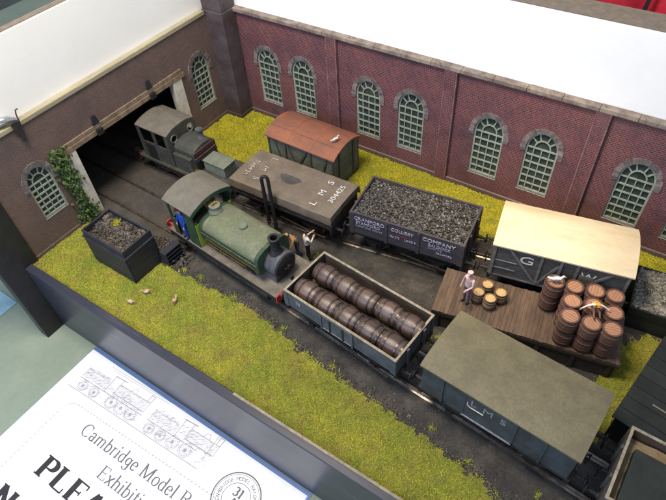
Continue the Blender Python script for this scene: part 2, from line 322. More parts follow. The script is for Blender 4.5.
XW = [4.7, 8.55, 15.15, 19.1, 25.6, 29.6, 36.05, 39.95]; SILL, SPR = 1.72, 5.62
bw = thing('brick_wall', 'long red brick wall with arched windows behind the wagons', 'wall')
plate('wall_face', [(0, 0), (48, 0), (48, 10), (0, 10)], [arch_pts(x, 2.3, SILL, SPR) for x in XW], .5, BACK @ Matrix.Translation((0, 0, .25)), 'brick', bw)
for x in XW: window(bw, BACK, x, 2.3, SILL, SPR)
for x in (11.85, 22.2, 32.75, 43.3):
    p_ = MB().box(x - .42, x + .42, -.26, .0, 0, 10).build('pilaster', 'brick', bw, bevel=.03)
    for q in (-.45, .45): MB().box(x + q - .045, x + q + .045, -.285, .0, .02, 9.98).build('edge_moulding', 'moulding', p_, bevel=.015)
e = [1.9, 11.43, 12.27, 21.78, 22.62, 32.33, 33.17, 42.88]
for a, c in zip(e[::2], e[1::2]): MB().box(a, c, -.16, 0, 0, .42).build('plinth', 'brick_brown', bw, bevel=.04)
cp = MB(); x = 1.6
while x < 48: cp.box(x, min(x + 2.35, 48), -.29, .30, 10.003, 10.28 + rnd.uniform(0, .03)); x += 2.37
cp.build('coping', 'coping', bw, bevel=.03)
MB().box(.4, 48, .5, .9, -.1, 9.9).build('backing_board', 'dark', bw)

lw = thing('brick_wall', 'brown brick wall at left with the wide engine doorway', 'wall')
def flip(p): return [(a, b) for a, b in p]
WL, WR = (-20.9, 2.05, 2.55, 5.55), (-3.75, 2.15, 2.25, 5.75)
plate('wall_face', [(-24.6, 0), (-18.3, 0), (-18.3, 6.2), (-6.1, 6.2), (-6.1, 0), (0, 0), (0, 10), (-24.6, 10)],
      [arch_pts(*WL), arch_pts(*WR)], .5, LEFT @ Matrix.Translation((0, 0, .25)), 'brick_brown', lw)
window(lw, LEFT, *WL, cols=4, rows=6, heavy=.10); window(lw, LEFT, *WR)
MB().box(-.45, .16, -18.9, -5.7, 6.2, 6.62).build('lintel', 'lintel', lw, bevel=.03)
MB().box(-.3, .1, -18.5, -5.9, 6.625, 6.98).build('lintel', 'lintel', lw, bevel=.03)
for y in (-15.1, -9.5):
    MB().box(-.1, .32, y - .28, y + .28, 6.12, 6.66).build('bracket', 'dark', lw, bevel=.03)
    MB().prism([(.0, y - .3, 7.02), (.0, y + .3, 7.02), (.0, y + .16, 7.75), (0, y - .16, 7.75)], (.12, 0, 0)).build('bracket', 'bin_wood', lw)
MB().box(-.5, .12, -18.42, -17.5, 0, 6.195).build('door_jamb', 'jamb', lw, bevel=.03)
MB().box(-.5, .12, -7.15, -6.1, 0, 6.195).build('door_jamb', 'jamb', lw, bevel=.03)
for a, c in ((-24.6, -18.45), (-6.05, -1.8)): MB().box(0, .12, a, c, 0, .38).build('plinth', 'brick_brown', lw, bevel=.03)
MB().box(-.42, .10, -24.6, -1.9, 10.003, 10.34).build('coping', 'wood_raw', lw, bevel=.04)
sh = thing('shed_interior', 'engine shed inside the wide doorway, its shade put into the colour', 'shed')  # closed box that keeps light out, shade also painted into its walls
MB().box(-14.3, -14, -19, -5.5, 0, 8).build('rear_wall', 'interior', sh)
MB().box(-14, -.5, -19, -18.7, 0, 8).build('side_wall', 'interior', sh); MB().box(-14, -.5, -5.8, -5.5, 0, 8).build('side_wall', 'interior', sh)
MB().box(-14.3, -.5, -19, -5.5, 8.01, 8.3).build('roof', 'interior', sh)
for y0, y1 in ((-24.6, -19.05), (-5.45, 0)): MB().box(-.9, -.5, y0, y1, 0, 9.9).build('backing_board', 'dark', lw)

pl = thing('brick_pillar', 'tall dark brick pillar in the corner of the two walls', 'pillar')
MB().box(-.4, 1.9, -1.72, .05, 0, 10.3).build('shaft', 'pillar', pl, bevel=.05)
MB().box(-.4, 1.78, -1.58, .05, 10.303, 16.5).build('upper_shaft', 'pillar', pl, bevel=.05)
MB().box(.02, 2.0, -1.82, -.02, 0, .45).build('base_block', 'pillar', pl, bevel=.04)
bd = thing('backdrop_board', 'tall plain white board standing behind the long brick wall', 'board', group='white backdrop boards')
MB().box(1.6, 60, .31, 2.4, 9.2, 15.40).build('white_face', 'white_board', bd); MB().box(1.6, 60, .312, 2.4, 15.403, 15.47).build('top_edge', 'mdf', bd)
bd = thing('backdrop_board', 'plain white board standing above the brown wall with the doorway', 'board', group='white backdrop boards')
MB().box(-1.15, -.43, -46, -.1, 9.2, 15.52).build('white_face', 'white_board', bd); MB().box(-1.15, -.6, -46, -.1, 15.523, 15.6).build('top_edge', 'mdf', bd)

# ---- front of the layout, table and things beyond
fa = thing('front_fascia', 'long blue-grey varnished board along the front of the layout', 'board')
MB().box(.28, 48, -25.3, -24.68, -7, .34).build('face_board', 'fascia', fa, bevel=.06)
MB().box(20.5, 48, -24.86, -24.70, .343, .40).build('worn_top_edge', 'edge_wood', fa)
po = tag(MB().box(-.7, .24, -26.88, -24.08, -7, 14).build('end_post', 'post', bevel=.05), 'black end post standing at the left front corner', 'post')
tag(MB().box(-10.5, -5.3, -28.2, -26.0, -6.99, -6.93).build('plastic_card', 'cyan', bevel=.02, rot=(0, 0, 0)), 'pale cyan card lying on the table beyond the black post', 'card')
rc = MB(); nx, ny = 60, 12
rc.add([(29 + 24 * i / nx, 6.2 + .22 * math.sin(i * .9) + .1 * math.sin(i * .37 + j * .3), -7 + 25 * j / ny) for j in range(ny + 1) for i in range(nx + 1)], [(j * (nx + 1) + i, j * (nx + 1) + i + 1, (j + 1) * (nx + 1) + i + 1, (j + 1) * (nx + 1) + i) for j in range(ny) for i in range(nx)])
rc = rc.build('red_cloth', 'red_cloth', smooth=80, fix=False); tag(rc, 'red cloth hanging beyond the white board', 'cloth'); sm = rc.modifiers.new('solid', 'SOLIDIFY'); sm.thickness = .06
tag(MB().beam((32.0, 5.75, 10), (32.6, 5.75, 17.5), .28, .06, up=(0, 1, 0)).build('black_strap', 'dark'), 'black strap hanging in front of the red cloth', 'strap')
tag(MB().prism([(26.5, 5.4, 12.5), (31.4, 5.4, 12.5), (31.4, 5.4, 13.75), (26.5, 5.4, 13.95)], (0, .08, 0)).build('lavender_card', 'lavender'), 'lavender card standing before the red cloth', 'card')

# ------------------------------------------------------------------ grass and loose stones
FRONT = [(.1, -25.6), (.1, -19.2), (3.9, -19.1), (6, -19.6), (8.97, -19.35), (13.97, -19.3), (17.45, -19.05), (19.5, -19.6), (22.1, -20.1), (26.9, -20.5), (29.8, -20.75), (32.7, -21.35), (35, -21.6), (36.5, -22.0), (38.3, -23.0), (39.5, -25.6)]
REAR = [(.1, -1.6), (.1, -5.6), (2, -6.6), (4.6, -7.2), (5.6, -8.1), (9.6, -7.75), (19, -7.2), (20.5, -6.2), (24, -5.6), (28, -4.9), (30, -4.3), (38, -2.9), (48, -2.9), (48, -.2), (1.9, -.2)]
RIGHT = [(39.15, -9.2), (40.4, -7.3), (43, -7.3), (43, -9), (40.7, -12), (39.6, -16.2), (38.6, -15.6), (38.4, -13.4)]
TUFTS = [(27.9, -11.8, .35), (28.2, -12.5, .3), (18.4, -12.7, .35), (18.7, -13.1, .3), (28.9, -15.0, .35), (29.2, -14.4, .3), (15.4, -19.0, .5), (12.2, -18.8, .35), (31.6, -20.2, .3), (24.5, -19.9, .3), (34.2, -20.9, .3), (20.1, -19.2, .3), (38.9, -14.1, .5), (38.7, -17.2, .4), (27.6, -13.6, .35), (10.6, -18.9, .3), (38.0, -20.6, .25)]
def grass_patch(poly, dens, m, seed, hgt):
    q = random.Random(seed); P = poly; x0 = min(p[0] for p in P); x1 = max(p[0] for p in P); y0 = min(p[1] for p in P); y1 = max(p[1] for p in P)
    b = MB()
    c = .28; nx = int((x1 - x0) / c) + 1; ny = int((y1 - y0) / c) + 1; idx = {}
    for j in range(ny):
        for i in range(nx):
            x = x0 + c * (i + .5); y = y0 + c * (j + .5)
            if inpoly(x + .25 * vnoise(x, y, 2.1), y + .25 * vnoise(y, x, 2.3), P):
                ids = []
                for di, dj in ((0, 0), (1, 0), (1, 1), (0, 1)):
                    k = (i + di, j + dj)
                    if k not in idx:
                        X = x0 + c * k[0]; Y = y0 + c * k[1]; idx[k] = len(b.v); b.v.append((X + .06 * vnoise(Y * 7, X * 5), max(min(Y + .06 * vnoise(X * 6, Y * 8), -.17), -24.675), .055 + .05 * vnoise(X, Y, 2) + q.uniform(0, .03)))
                    ids.append(idx[k])
                b.f.append(tuple(ids)); b.m.append(1)
    for _ in range(int((x1 - x0) * (y1 - y0) * dens)):
        x = q.uniform(x0, x1); y = q.uniform(y0, y1); k = .30
        if not inpoly(x + k * vnoise(x, y, 2.1) + q.gauss(0, .13), y + k * vnoise(y, x, 2.3) + q.gauss(0, .13), P): continue
        if vnoise(x * 1.3 + 4, y * 1.7, 1.6) > .62 and q.random() < .6: continue
        z = .04 + .05 * vnoise(x, y, 2); blade(b, q, x, y, z, hgt)
    return b
def blade(b, q, x, y, z, hgt):
    if y < -24.6 or y > -.2: return
    if q.random() < .55:
        h = hgt * q.uniform(.35, 1.0); a = q.random() * 6.28; w = q.uniform(.014, .032); lx, ly = q.gauss(0, .08), q.gauss(0, .08)
        dx, dy = math.cos(a) * w, math.sin(a) * w
        b.add([(x - dx, y - dy, z), (x + dx, y + dy, z), (x + lx, y + ly, z + h), (x - dy, y + dx, z)], [(0, 1, 2), (1, 3, 2), (3, 0, 2)])
    else:
        r = q.uniform(.022, .055); vs = [(x + r * q.uniform(.6, 1.3) * cx, y + r * q.uniform(.6, 1.3) * cy, z + .05 + r * cz) for cx, cy, cz in ((1, 0, 0), (-.5, .87, 0), (-.5, -.87, 0), (0, 0, 1.1))]
        b.add(vs, [(0, 1, 3), (1, 2, 3), (2, 0, 3)])
b = grass_patch(FRONT, 620, 'grass', 3, .14)
for tx, ty, tr in TUFTS:
    for _ in range(int(260 * tr)): 
        a = rnd.random() * 6.28; d = tr * abs(rnd.gauss(0, .5)); blade(b, rnd, tx + d * math.cos(a), ty + d * math.sin(a), .02, .22)
b.build('grass', ['grass', 'turf'], fix=False, kind='stuff')
b = grass_patch(REAR, 480, 'grass_back', 4, .16); b2 = grass_patch(RIGHT, 500, 'grass', 5, .16); b.build('grass', ['grass_back', 'turf'], fix=False, kind='stuff'); b2.build('grass', ['grass', 'turf'], fix=False, kind='stuff')
st = MB(); edge = FRONT[2:-1]
for _ in range(5200):
    x = rnd.uniform(0, 42); y = rnd.uniform(-22, -4)
    if inpoly(x, y, FRONT) or inpoly(x, y, REAR): continue
    if rnd.random() < .65: k = rnd.randrange(len(edge) - 1); t = rnd.random(); x = edge[k][0] * (1 - t) + edge[k + 1][0] * t; y = edge[k][1] * (1 - t) + edge[k + 1][1] * t + abs(rnd.gauss(.1, .4)) - .15
    if x > 1: st.rock((x, y, .03), rnd.uniform(.03, .085))
for _ in range(700):
    st.rock((8.2 + rnd.gauss(0, .8), -18.2 + rnd.gauss(0, .35), .06 + abs(rnd.gauss(0, .15))), rnd.uniform(.06, .15))
st.build('gravel', 'stones', fix=False, kind='stuff')

# ------------------------------------------------------------------ tracks
def spline(P, n=10):
    out = []; Q = [Vector((*p, 0)) for p in P]; Q = [Q[0] * 2 - Q[1]] + Q + [Q[-1] * 2 - Q[-2]]
    for i in range(1, len(Q) - 2):
        for k in range(n):
            t = k / n; a, b_, c, d = Q[i - 1:i + 3]
            out.append(.5 * ((2 * b_) + (c - a) * t + (2 * a - 5 * b_ + 4 * c - d) * t * t + (3 * b_ - a - 3 * c + d) * t ** 3))
    return out + [Q[-2]]
FT = spline([(-13.5, -14.7), (-6, -15.05), (3, -15.35), (9.2, -15.6), (13.8, -16.0), (20.3, -16.6), (24.6, -17.0), (28.85, -17.35), (34.75, -17.75), (40, -18.25), (46.5, -18.75)])
BT = spline([(-13.5, -10.4), (0, -10.35), (6, -10.2), (10, -10.0), (14.45, -9.85), (19, -9.25), (24.15, -8.4), (29, -7.6), (33.7, -6.75), (38.6, -5.75)])
def track(P, label):
    t = thing('railway_track', label, 'track')
    for s in (-1, 1):
        r = MB(); vs = []; prof = [(-.16, .02), (-.05, .06), (-.05, .17), (-.075, .18), (-.075, .25), (.075, .25), (.075, .18), (.05, .17), (.05, .06), (.16, .02)]
        for i, p in enumerate(P):
            d = (P[min(i + 1, len(P) - 1)] - P[max(i - 1, 0)]).normalized(); n = Vector((-d.y, d.x, 0)); c = p + n * s * 1.19
            vs += [(c.x + n.x * u, c.y + n.y * u, v) for u, v in prof]
        k = len(prof); r.add(vs, [(i * k + j, i * k + (j + 1) % k, (i + 1) * k + (j + 1) % k, (i + 1) * k + j) for i in range(len(P) - 1) for j in range(k)])
        r.build('rail', 'rail', t)
    return t
track(FT, 'near railway track running past the grass under the green engine'); track(BT, 'far curving railway track under the coal wagon')

# ------------------------------------------------------------------ rolling stock helpers (local z = 0 at rail top)
def wheel_mesh(r, n=24, spokes=0):
    b = MB(); mt = Matrix.Rotation(R(90), 4, 'X')
    prof = [(r * .2, -.05), (r * .25, .1), (r * .25, .1), (r * .82, .05), (r * .82, .12), (r, .12), (r, -.04), (r * 1.08, -.06), (r * 1.08, -.10), (r * .82, -.10), (r * .82, -.02), (r * .2, -.05)]
    b.lathe(prof, n, mt, caps=False)
    if spokes:
        for k in range(spokes):
            a = 2 * math.pi * k / spokes; b.beam((r * .15 * math.cos(a), -.1, r * .15 * math.sin(a)), (r * .85 * math.cos(a), -.1, r * .85 * math.sin(a)), .1, .07, up=(0, 1, 0))
    for i, f in enumerate(b.f):
        c = sum((Vector(b.v[j]) for j in f), Vector()) / len(f)
        if math.hypot(c.x, c.z) > r * .93: b.m[i] = 1
    return b.mesh('wheel', ['wheel', 'tyre'], 40)
WHEEL = wheel_mesh(.78); DRIVER = wheel_mesh(.98, 28, 12)
def buffer_mesh(m='frames'):
    b = MB(); mt = Matrix.Rotation(R(90), 4, 'Y'); b.lathe([(.2, 0), (.17, .08), (.13, .12), (.12, .42), (.08, .43), (.08, .58), (.30, .60), (.32, .66), (.22, .70), (.02, .71)], 14, mt); return b.mesh('buffer', m, 40)
BUF = buffer_mesh(); BUFRED = buffer_mesh('red')
def guard_mesh():
    b = MB(); b.prism([(-.75, 0, 1.55), (.75, 0, 1.55), (.32, 0, .55), (-.32, 0, .55)], (0, -.05, 0)); b.box(-.2, .2, -.26, -.02, .6, 1.0)
    for k in range(4): b.box(-.78 + .16 * k, .78 - .16 * k, -.22, -.08, 1.30 - .07 * k, 1.36 - .07 * k)
    return b.mesh('axle_guard', 'frames')
GUARD = guard_mesh()
def link_mesh():
    b = MB(); b.tube([(.12 * math.cos(a), 0, -.2 + .26 * math.sin(a)) for a in [2 * math.pi * k / 12 for k in range(13)]], .035, 6, caps=False); return b.mesh('link', 'wheel', 40)
LINK = link_mesh()
def chassis(root, L, Wd, wb, m='frames'):
    for s in (-1, 1):
        MB().box(-L / 2 + .12, L / 2 - .12, s * (Wd / 2 - .42) - .12, s * (Wd / 2 - .42) + .12, 1.5, 1.98).build('solebar', m, root, bevel=.02)
        MB().box(s * L / 2 - .12, s * L / 2 + .12, -Wd / 2 + .06, Wd / 2 - .06, 1.45, 1.985).build('headstock', m, root, bevel=.02)
        for y in (-1.35, 1.35): link('buffer', BUF, root, (s * (L / 2 + .12), y, 1.72), (0, 0, 0 if s > 0 else math.pi))
        h = MB(); h.tube([(s * (L / 2 + .1), 0, 1.75), (s * (L / 2 + .4), 0, 1.75), (s * (L / 2 + .5), 0, 1.85)], .06, 6); cp_ = h.build('coupling', 'wheel', root)
        for k in range(2): link('link', LINK, cp_, (s * (L / 2 + .40 + .05 * k), 0, 1.66 - .42 * k), (0, 0, k * 1.5))
        MB().tube([(s * wb / 2, -1.3, .78), (s * wb / 2, 1.3, .78)], .1, 8).build('axle', 'wheel', root)
        for y in (-1, 1):
            link('wheel', WHEEL, root, (s * wb / 2, y * 1.17, .78), (0, 0, 0 if y < 0 else math.pi)); link('axle_guard', GUARD, root, (s * wb / 2, y * (Wd / 2 - .5), 0), (0, 0, 0 if y < 0 else math.pi))
    bl = MB(); bl.beam((-.3, -Wd / 2 + .28, 1.0), (L * .36, -Wd / 2 + .22, .72), .05, .1); bl.beam((L * .36, -Wd / 2 + .22, .72), (L * .43, -Wd / 2 + .2, .76), .08, .12); bl.build('brake_lever', 'edge_wood' if m == 'frames_rust' else 'rail', root)
    for s in (-1, 1): MB().box(s * (wb / 2 - .95) - .1, s * (wb / 2 - .95) + .1, -1.3, -1.05, .5, 1.2).build('brake_shoe', 'frames', root)
def open_body(root, L, Wd, z0, z1, planks, mo, mi, cap='edge_wood', doors=True):
    t = .14; MB().box(-L / 2 + t, L / 2 - t, -Wd / 2 + t, Wd / 2 - t, z0 - .02, z0 + .1).build('floor', mi, root)
    ph = (z1 - z0) / planks
    def wall(name, a, c, out, w):    # planks outside, lining inside
        d = (Vector(c) - Vector(a)); o = Vector(out)
        b = MB()
        for k in range(planks):
            z = z0 + ph * (k + .5); p = Vector((0, 0, z)) + o * (t * .25); b.beam(Vector(a) + p, Vector(c) + p, t * .5 + rnd.uniform(-.008, .008), ph - .03)
        b.box(*sorted((a[0] - o.x * t * .5 - abs(o.y) * 0, c[0] + (-o.x * 0 if o.x else 0))) if o.y else sorted((a[0] - o.x * t * .5, a[0])), *(sorted((a[1] - o.y * t * .5, a[1])) if o.y else sorted((a[1], c[1]))), z0, z1, mi=1)
        return b.build(name, [mo, mi], root)
    h = Wd / 2 - t * .5; l = L / 2 - t * .5
    for s in (-1, 1):
        wall('side', (-L / 2 + .02, s * h, 0), (L / 2 - .02, s * h, 0), (0, s, 0), 0); wall('end', (s * l, -h + t * .5, 0), (s * l, h - t * .5, 0), (s, 0, 0), 0)
        MB().box(-L / 2, L / 2, s * h - t * .55, s * h + t * .55, z1 + .003, z1 + .045).build('top_rail', cap, root); MB().box(s * l - t * .5, s * l + t * .5, -h + t * .56, h - t * .56, z1 + .003, z1 + .045).build('top_rail', cap, root)
        for y in (-1, 1):
            c = MB(); c.box(*sorted((s * (L / 2 - .34), s * (L / 2 + .025))), *sorted((y * (Wd / 2 - .02), y * (Wd / 2 + .035))), z0 - .05, z1 + .0); c.box(*sorted((s * (L / 2 - .0), s * (L / 2 + .03))), *sorted((y * (Wd / 2 - .3), y * (Wd / 2 + .02))), z0 - .05, z1); c.build('corner_plate', mo, root)
        for y in (-.85, .85): MB().box(*sorted((s * (L / 2), s * (L / 2 + .13))), y - .11, y + .11, z0 - .3, z1 - .05).build('end_stanchion', mo, root, bevel=.02)
        if doors:
            d = MB(); d.box(-1.12, 1.12, *sorted((s * (Wd / 2 + .005), s * (Wd / 2 + .05))), z0 + .04, z1 - .03); dr = d.build('side_door', mo, root, bevel=.02)
            for x in (-1.2, -.5, .5, 1.2): MB().box(x - .06, x + .06, *sorted((s * (Wd / 2 + .052), s * (Wd / 2 + .085))), z0 - .1, z1 - .06).build('door_strap', 'frames' if abs(x) < 1 else mo, dr)
            MB().box(-1.1, 1.1, *sorted((s * (Wd / 2 + .052), s * (Wd / 2 + .08))), z0 + .06, z0 + .11).build('door_bar', 'pale', dr)
def arched_roof(root, L, Wd, ze, rise, m, over=.14, th=.12, seams=0, n=16):
    b = MB(); hw = Wd / 2 + over; hl = L / 2 + over; vs = []
    nxx = 12
    for i in range(nxx + 1):
        x = -hl + 2 * hl * i / nxx
        for k in range(n + 1):
            y = -hw + 2 * hw * k / n; vs.append((x, y, ze + rise * (1 - (y / hw) ** 2) + .012 * vnoise(x, y, 1.5)))
    m1 = n + 1; top = len(vs); vs += [(x, y, z - th) for x, y, z in vs]; fs = []
    for i in range(nxx):
        for k in range(n): a = i * m1 + k; fs += [(a, a + 1, a + m1 + 1, a + m1), (top + a, top + a + m1, top + a + m1 + 1, top + a + 1)]
    for i in range(nxx):
        for k in (0, n): a = i * m1 + k; fs.append((a, a + m1, top + a + m1, top + a))
    for k in range(n):
        for i in (0, nxx): a = i * m1 + k; fs.append((a, a + 1, top + a + 1, top + a))
    b.add(vs, fs); r = b.build('roof', m, root, smooth=35)
    for q in range(seams):
        x = -hl + 2 * hl * (q + 1) / (seams + 1); MB().tube([(x, -hw + 2 * hw * k / 12, ze + rise * (1 - ((-hw + 2 * hw * k / 12) / hw) ** 2) + .015) for k in range(13)], .028, 5).build('roof_seam', m, r)
    return r
def van_body(root, L, Wd, z0, z1, rise, m, planks=11, braces=(), posts=(), pm=None):
    pm = pm or m; MB().box(-L / 2 + .1, L / 2 - .1, -Wd / 2 + .1, Wd / 2 - .1, z0, z1 - .05).build('body_shell', m, root)
    ph = (z1 - z0) / planks
    for s in (-1, 1):
        for k in range(planks): MB().box(-L / 2 + .06, L / 2 - .06, *sorted((s * (Wd / 2 - .1), s * (Wd / 2 - .03 + rnd.uniform(0, .012)))), z0 + ph * k + .012, z0 + ph * (k + 1) - .012).build('side_plank', m, root)
        for x in posts: MB().box(x - .085, x + .085, *sorted((s * (Wd / 2 - .03), s * (Wd / 2 + .07))), z0 - .02, z1 - .02).build('side_post', pm, root, bevel=.015)
        for x0, za, x1, zb in braces: MB().beam((x0, s * (Wd / 2 + .015), za), (x1, s * (Wd / 2 + .015), zb), .1, .15, up=(0, 0, 1)).build('brace', pm, root)
        for k in range(planks): MB().box(*sorted((s * (L / 2 - .1), s * (L / 2 - .03 + rnd.uniform(0, .012)))), -Wd / 2 + .06, Wd / 2 - .06, z0 + ph * k + .012, z0 + ph * (k + 1) - .012).build('end_plank', m, root)
        pts = [(s * (L / 2 - .05), -Wd / 2 + .05 + (Wd - .1) * k / 10, z1 + (rise * .96) * (1 - (abs(-1 + .2 * k)) ** 2) - .10) for k in range(11)]
        MB().prism([(s * (L / 2 - .09), Wd / 2 - .05, z1 - .15), (s * (L / 2 - .09), -Wd / 2 + .05, z1 - .15)] + [(s * (L / 2 - .09), p[1], p[2]) for p in pts], (s * .05, 0, 0)).build('end_arch', m, root)
        for y in (-1.0, 1.0): MB().box(*sorted((s * (L / 2 - .03), s * (L / 2 + .09))), y - .1, y + .1, z0 - .1, z1).build('end_post', pm, root, bevel=.015)
    MB().box(-L / 2, L / 2, -Wd / 2 - .0, Wd / 2, z0 - .16, z0 - .003).build('bottom_rail', pm, root, bevel=.02)
def lumps(n, x0, x1, y0, y1, zf, r0=.07, r1=.17):
    b = MB()
    for _ in range(n):
        x = rnd.uniform(x0, x1); y = rnd.uniform(y0, y1); b.rock((x, y, zf(x, y) + rnd.uniform(-.04, .06)), rnd.uniform(r0, r1))
    return b
ZR = .25
# ---- open wagon with barrels
w = thing('open_wagon', 'blue-grey open wagon loaded with two rows of lying barrels', 'wagon', (24.62, -17.0, ZR), -5.6)
chassis(w, 8.5, 4.05, 4.9); open_body(w, 8.6, 4.05, 2.0, 3.36, 5, 'grey_blue', 'wag_in')
text('N', .55, 'pale', w, (-3.1, -2.045, 2.75), (R(90), 0, 0))
def barrel(name, r, h, ms, label, cat, group):
    t = thing(name, label, cat, group=group); n = 18
    prof = [(r * .80, 0), (r * .82, .0), (r * .93, h * .22), (r, h * .5), (r * .93, h * .78), (r * .82, h), (r * .74, h), (r * .74, h - .07)]
    b = MB(); b.lathe(prof, n, caps=False)
    for k in range(0, n): pass
    b.build('staves', ms[0], t, smooth=20)
    hd = MB(); hd.lathe([(.01, h - .06), (r * .75, h - .06)], n, caps=False)
    pl_ = 5
    for k in range(pl_):
        y0 = -r * .72 + 1.44 * r * k / pl_; y1 = y0 + 1.44 * r / pl_ - .025; xx = lambda y: math.sqrt(max((r * .735) ** 2 - y * y, .0004))
        hd.prism([(-xx(y0), y0, h - .058), (xx(y0), y0, h - .058), (xx(y1), y1, h - .058), (-xx(y1), y1, h - .058)], (0, 0, .025))
    hd.build('head', ms[2], t)
    for z, q in ((.05, .855), (.26, .965), (.74, .965), (.95, .855)):
        hb = MB(); z *= h; hb.lathe([(r * q - .02, z - .06), (r * q + .022, z - .058), (r * q + .03, z + .058), (r * q - .01, z + .06)], n, caps=False); hb.build('hoop', ms[1], t, smooth=30)
    return t
proto = barrel('barrel', .72, 1.62, ('barrel_dark', 'hoop_dark', 'barrel_dark'), '', 'barrel', 'dark barrels lying in the open wagon')
ords = ['end nearest the green engine', 'second from the green engine', 'middle of the row', 'second from the grey van', 'end nearest the grey van']
wm = Matrix.Translation(w.location) @ Matrix.Rotation(R(-5.6), 4, 'Z')
for j, (y, nm) in enumerate(((-.95, 'near row, beside the low grass side'), (.85, 'far row, beside the coal wagon side'))):
    for i in range(5):
        o = proto if (i == 0 and j == 0) else copy_tree(proto)
        o.matrix_world = wm @ Matrix.Translation((-3.98 + 1.635 * i - .01 + .08 * j, y + rnd.uniform(-.06, .06), 2.1 + .735)) @ Matrix.Rotation(R(90 + rnd.uniform(-1.5, 1.5)), 4, 'Y') @ Matrix.Rotation(rnd.random() * 6, 4, 'Z')
        o['label'] = 'dark oiled barrel in the open wagon, %s, %s' % (nm.split(',')[0], ords[i])
# ---- coal wagon
w = thing('coal_wagon', 'black seven plank coal wagon lettered COLLIERY COMPANY and filled with coal', 'wagon', (24.1, -8.42, ZR), 7)
chassis(w, 8.2, 4.1, 4.8); open_body(w, 8.25, 4.12, 2.0, 3.9, 7, 'black_plank', 'wag_in', 'black_plank', doors=False)
zf = lambda x, y: 3.72 + .22 * (1 - (x / 4) ** 2) * (1 - (y / 2) ** 2) + .05 * vnoise(x, y, 1.6)
cb_ = MB(); n = 16
cb_.add([(-3.98 + 7.96 * i / n, -1.92 + 3.84 * j / n, zf(-3.98 + 7.96 * i / n, -1.92 + 3.84 * j / n) - .07) for j in range(n + 1) for i in range(n + 1)], [(j * 17 + i, j * 17 + i + 1, j * 17 + i + 18, j * 17 + i + 17) for j in range(n) for i in range(n)])
cb_.build('coal_bed', 'coal_bed', w, fix=False); lumps(4200, -3.95, 3.95, -1.9, 1.9, zf, .045, .125).build('coal', 'coal', w, fix=False, kind='stuff')
for x in (-1.35, 1.0): MB().box(x - .1, x + .1, -2.12, -2.055, 1.9, 3.86).build('door_post', 'black_plank', w, bevel=.015)
for y in (.35, .75): pass
yl = -2.09
for s_, sz, x, z, m, sx in (('CRANFORD', .42, -2.62, 3.50, 'lilac', 1.02), ('STAMFORD', .36, -2.72, 3.12, 'lilac', 1.0), ('IRONSTONE  WORKS', .22, -2.65, 2.80, 'pale', .95),
                        ('COLLIERY', .40, -.18, 3.46, 'lilac', .92), ('No 272', .26, -.7, 2.80, 'lilac', .9), ('LOAD 8', .26, .42, 2.80, 'lilac', .9), ('RETURN', .17, -.2, 3.06, 'red_letter', 1.3),
                        ('COMPANY', .45, 2.42, 3.50, 'lilac', 1.05), ('BALDOCK', .36, 2.5, 3.10, 'lilac', .95), ('EMPTY TO', .22, 2.2, 2.80, 'pale', .95), ('CRANFORD', .22, 2.85, 2.52, 'lilac', .95)):
    text(s_, sz, m, w, (x, yl if abs(x) > 1.2 or True else yl, z), (R(90), 0, 0), sx)
# ---- grey van with plain roof
w = thing('covered_van', 'grey panelled van with plain olive roof standing nearest the camera', 'van', (34.72, -17.72, ZR), -4.6)
chassis(w, 8.6, 4.15, 4.9)
MB().box(-4.2, 4.2, -1.95, 1.95, 2.0, 4.62).build('body_shell', 'van_grey', w)
for s in (-1, 1):
    for k, (a, c) in enumerate(((-4.25, -2.95), (-2.91, -1.65), (1.25, 2.75), (2.79, 4.25))): MB().box(a, c, *sorted((s * 1.95, s * 2.0)), 2.02, 4.6).build('side_panel', 'van_grey', w, bevel=.01)
    d = MB().box(-1.6, 1.2, *sorted((s * 1.95, s * 2.06)), 2.06, 4.52).build('side_door', 'van_grey', w, bevel=.015)
    for z in (2.1, 4.47): MB().box(-1.64, 1.24, *sorted((s * 2.062, s * 2.12)), z - .05, z + .05).build('door_rail', 'pale', d)
    for x in (-1.63, 1.23, -2.93, 2.77): MB().box(x - .05, x + .05, *sorted((s * 1.96, s * 2.09)), 2.0, 4.6).build('door_post', 'van_grey', w)
    MB().box(*sorted((s * 4.2, s * 4.25)), -1.95, 1.95, 2.0, 4.58).build('end_panel', 'van_grey', w)
    for y in (-1, 1): MB().box(*sorted((s * 4.25, s * 4.36)), y - .1, y + .1, 1.9, 4.6).build('end_post', 'frames', w)
MB().box(-4.27, 4.27, -2.04, 2.04, 1.87, 1.995).build('bottom_rail', 'frames', w)
arched_roof(w, 8.5, 4.15, 4.62, .28, 'roof_olive', .12, .1)
for s_, x, z in (('L', -1.12, 3.75), ('M', -.3, 3.72), ('S', .55, 3.72)): text(s_, .72, 'pale', w, (x, -2.075, z), (R(90), 0, 0), 1.1)
tk = MB(); tk.tube([(-1.45, -2.075, 3.62), (-1.42, -2.075, 3.36), (-1.25, -2.075, 3.26), (-.5, -2.075, 3.27)], .03, 5); tk.build('chalk_mark', 'white', w)
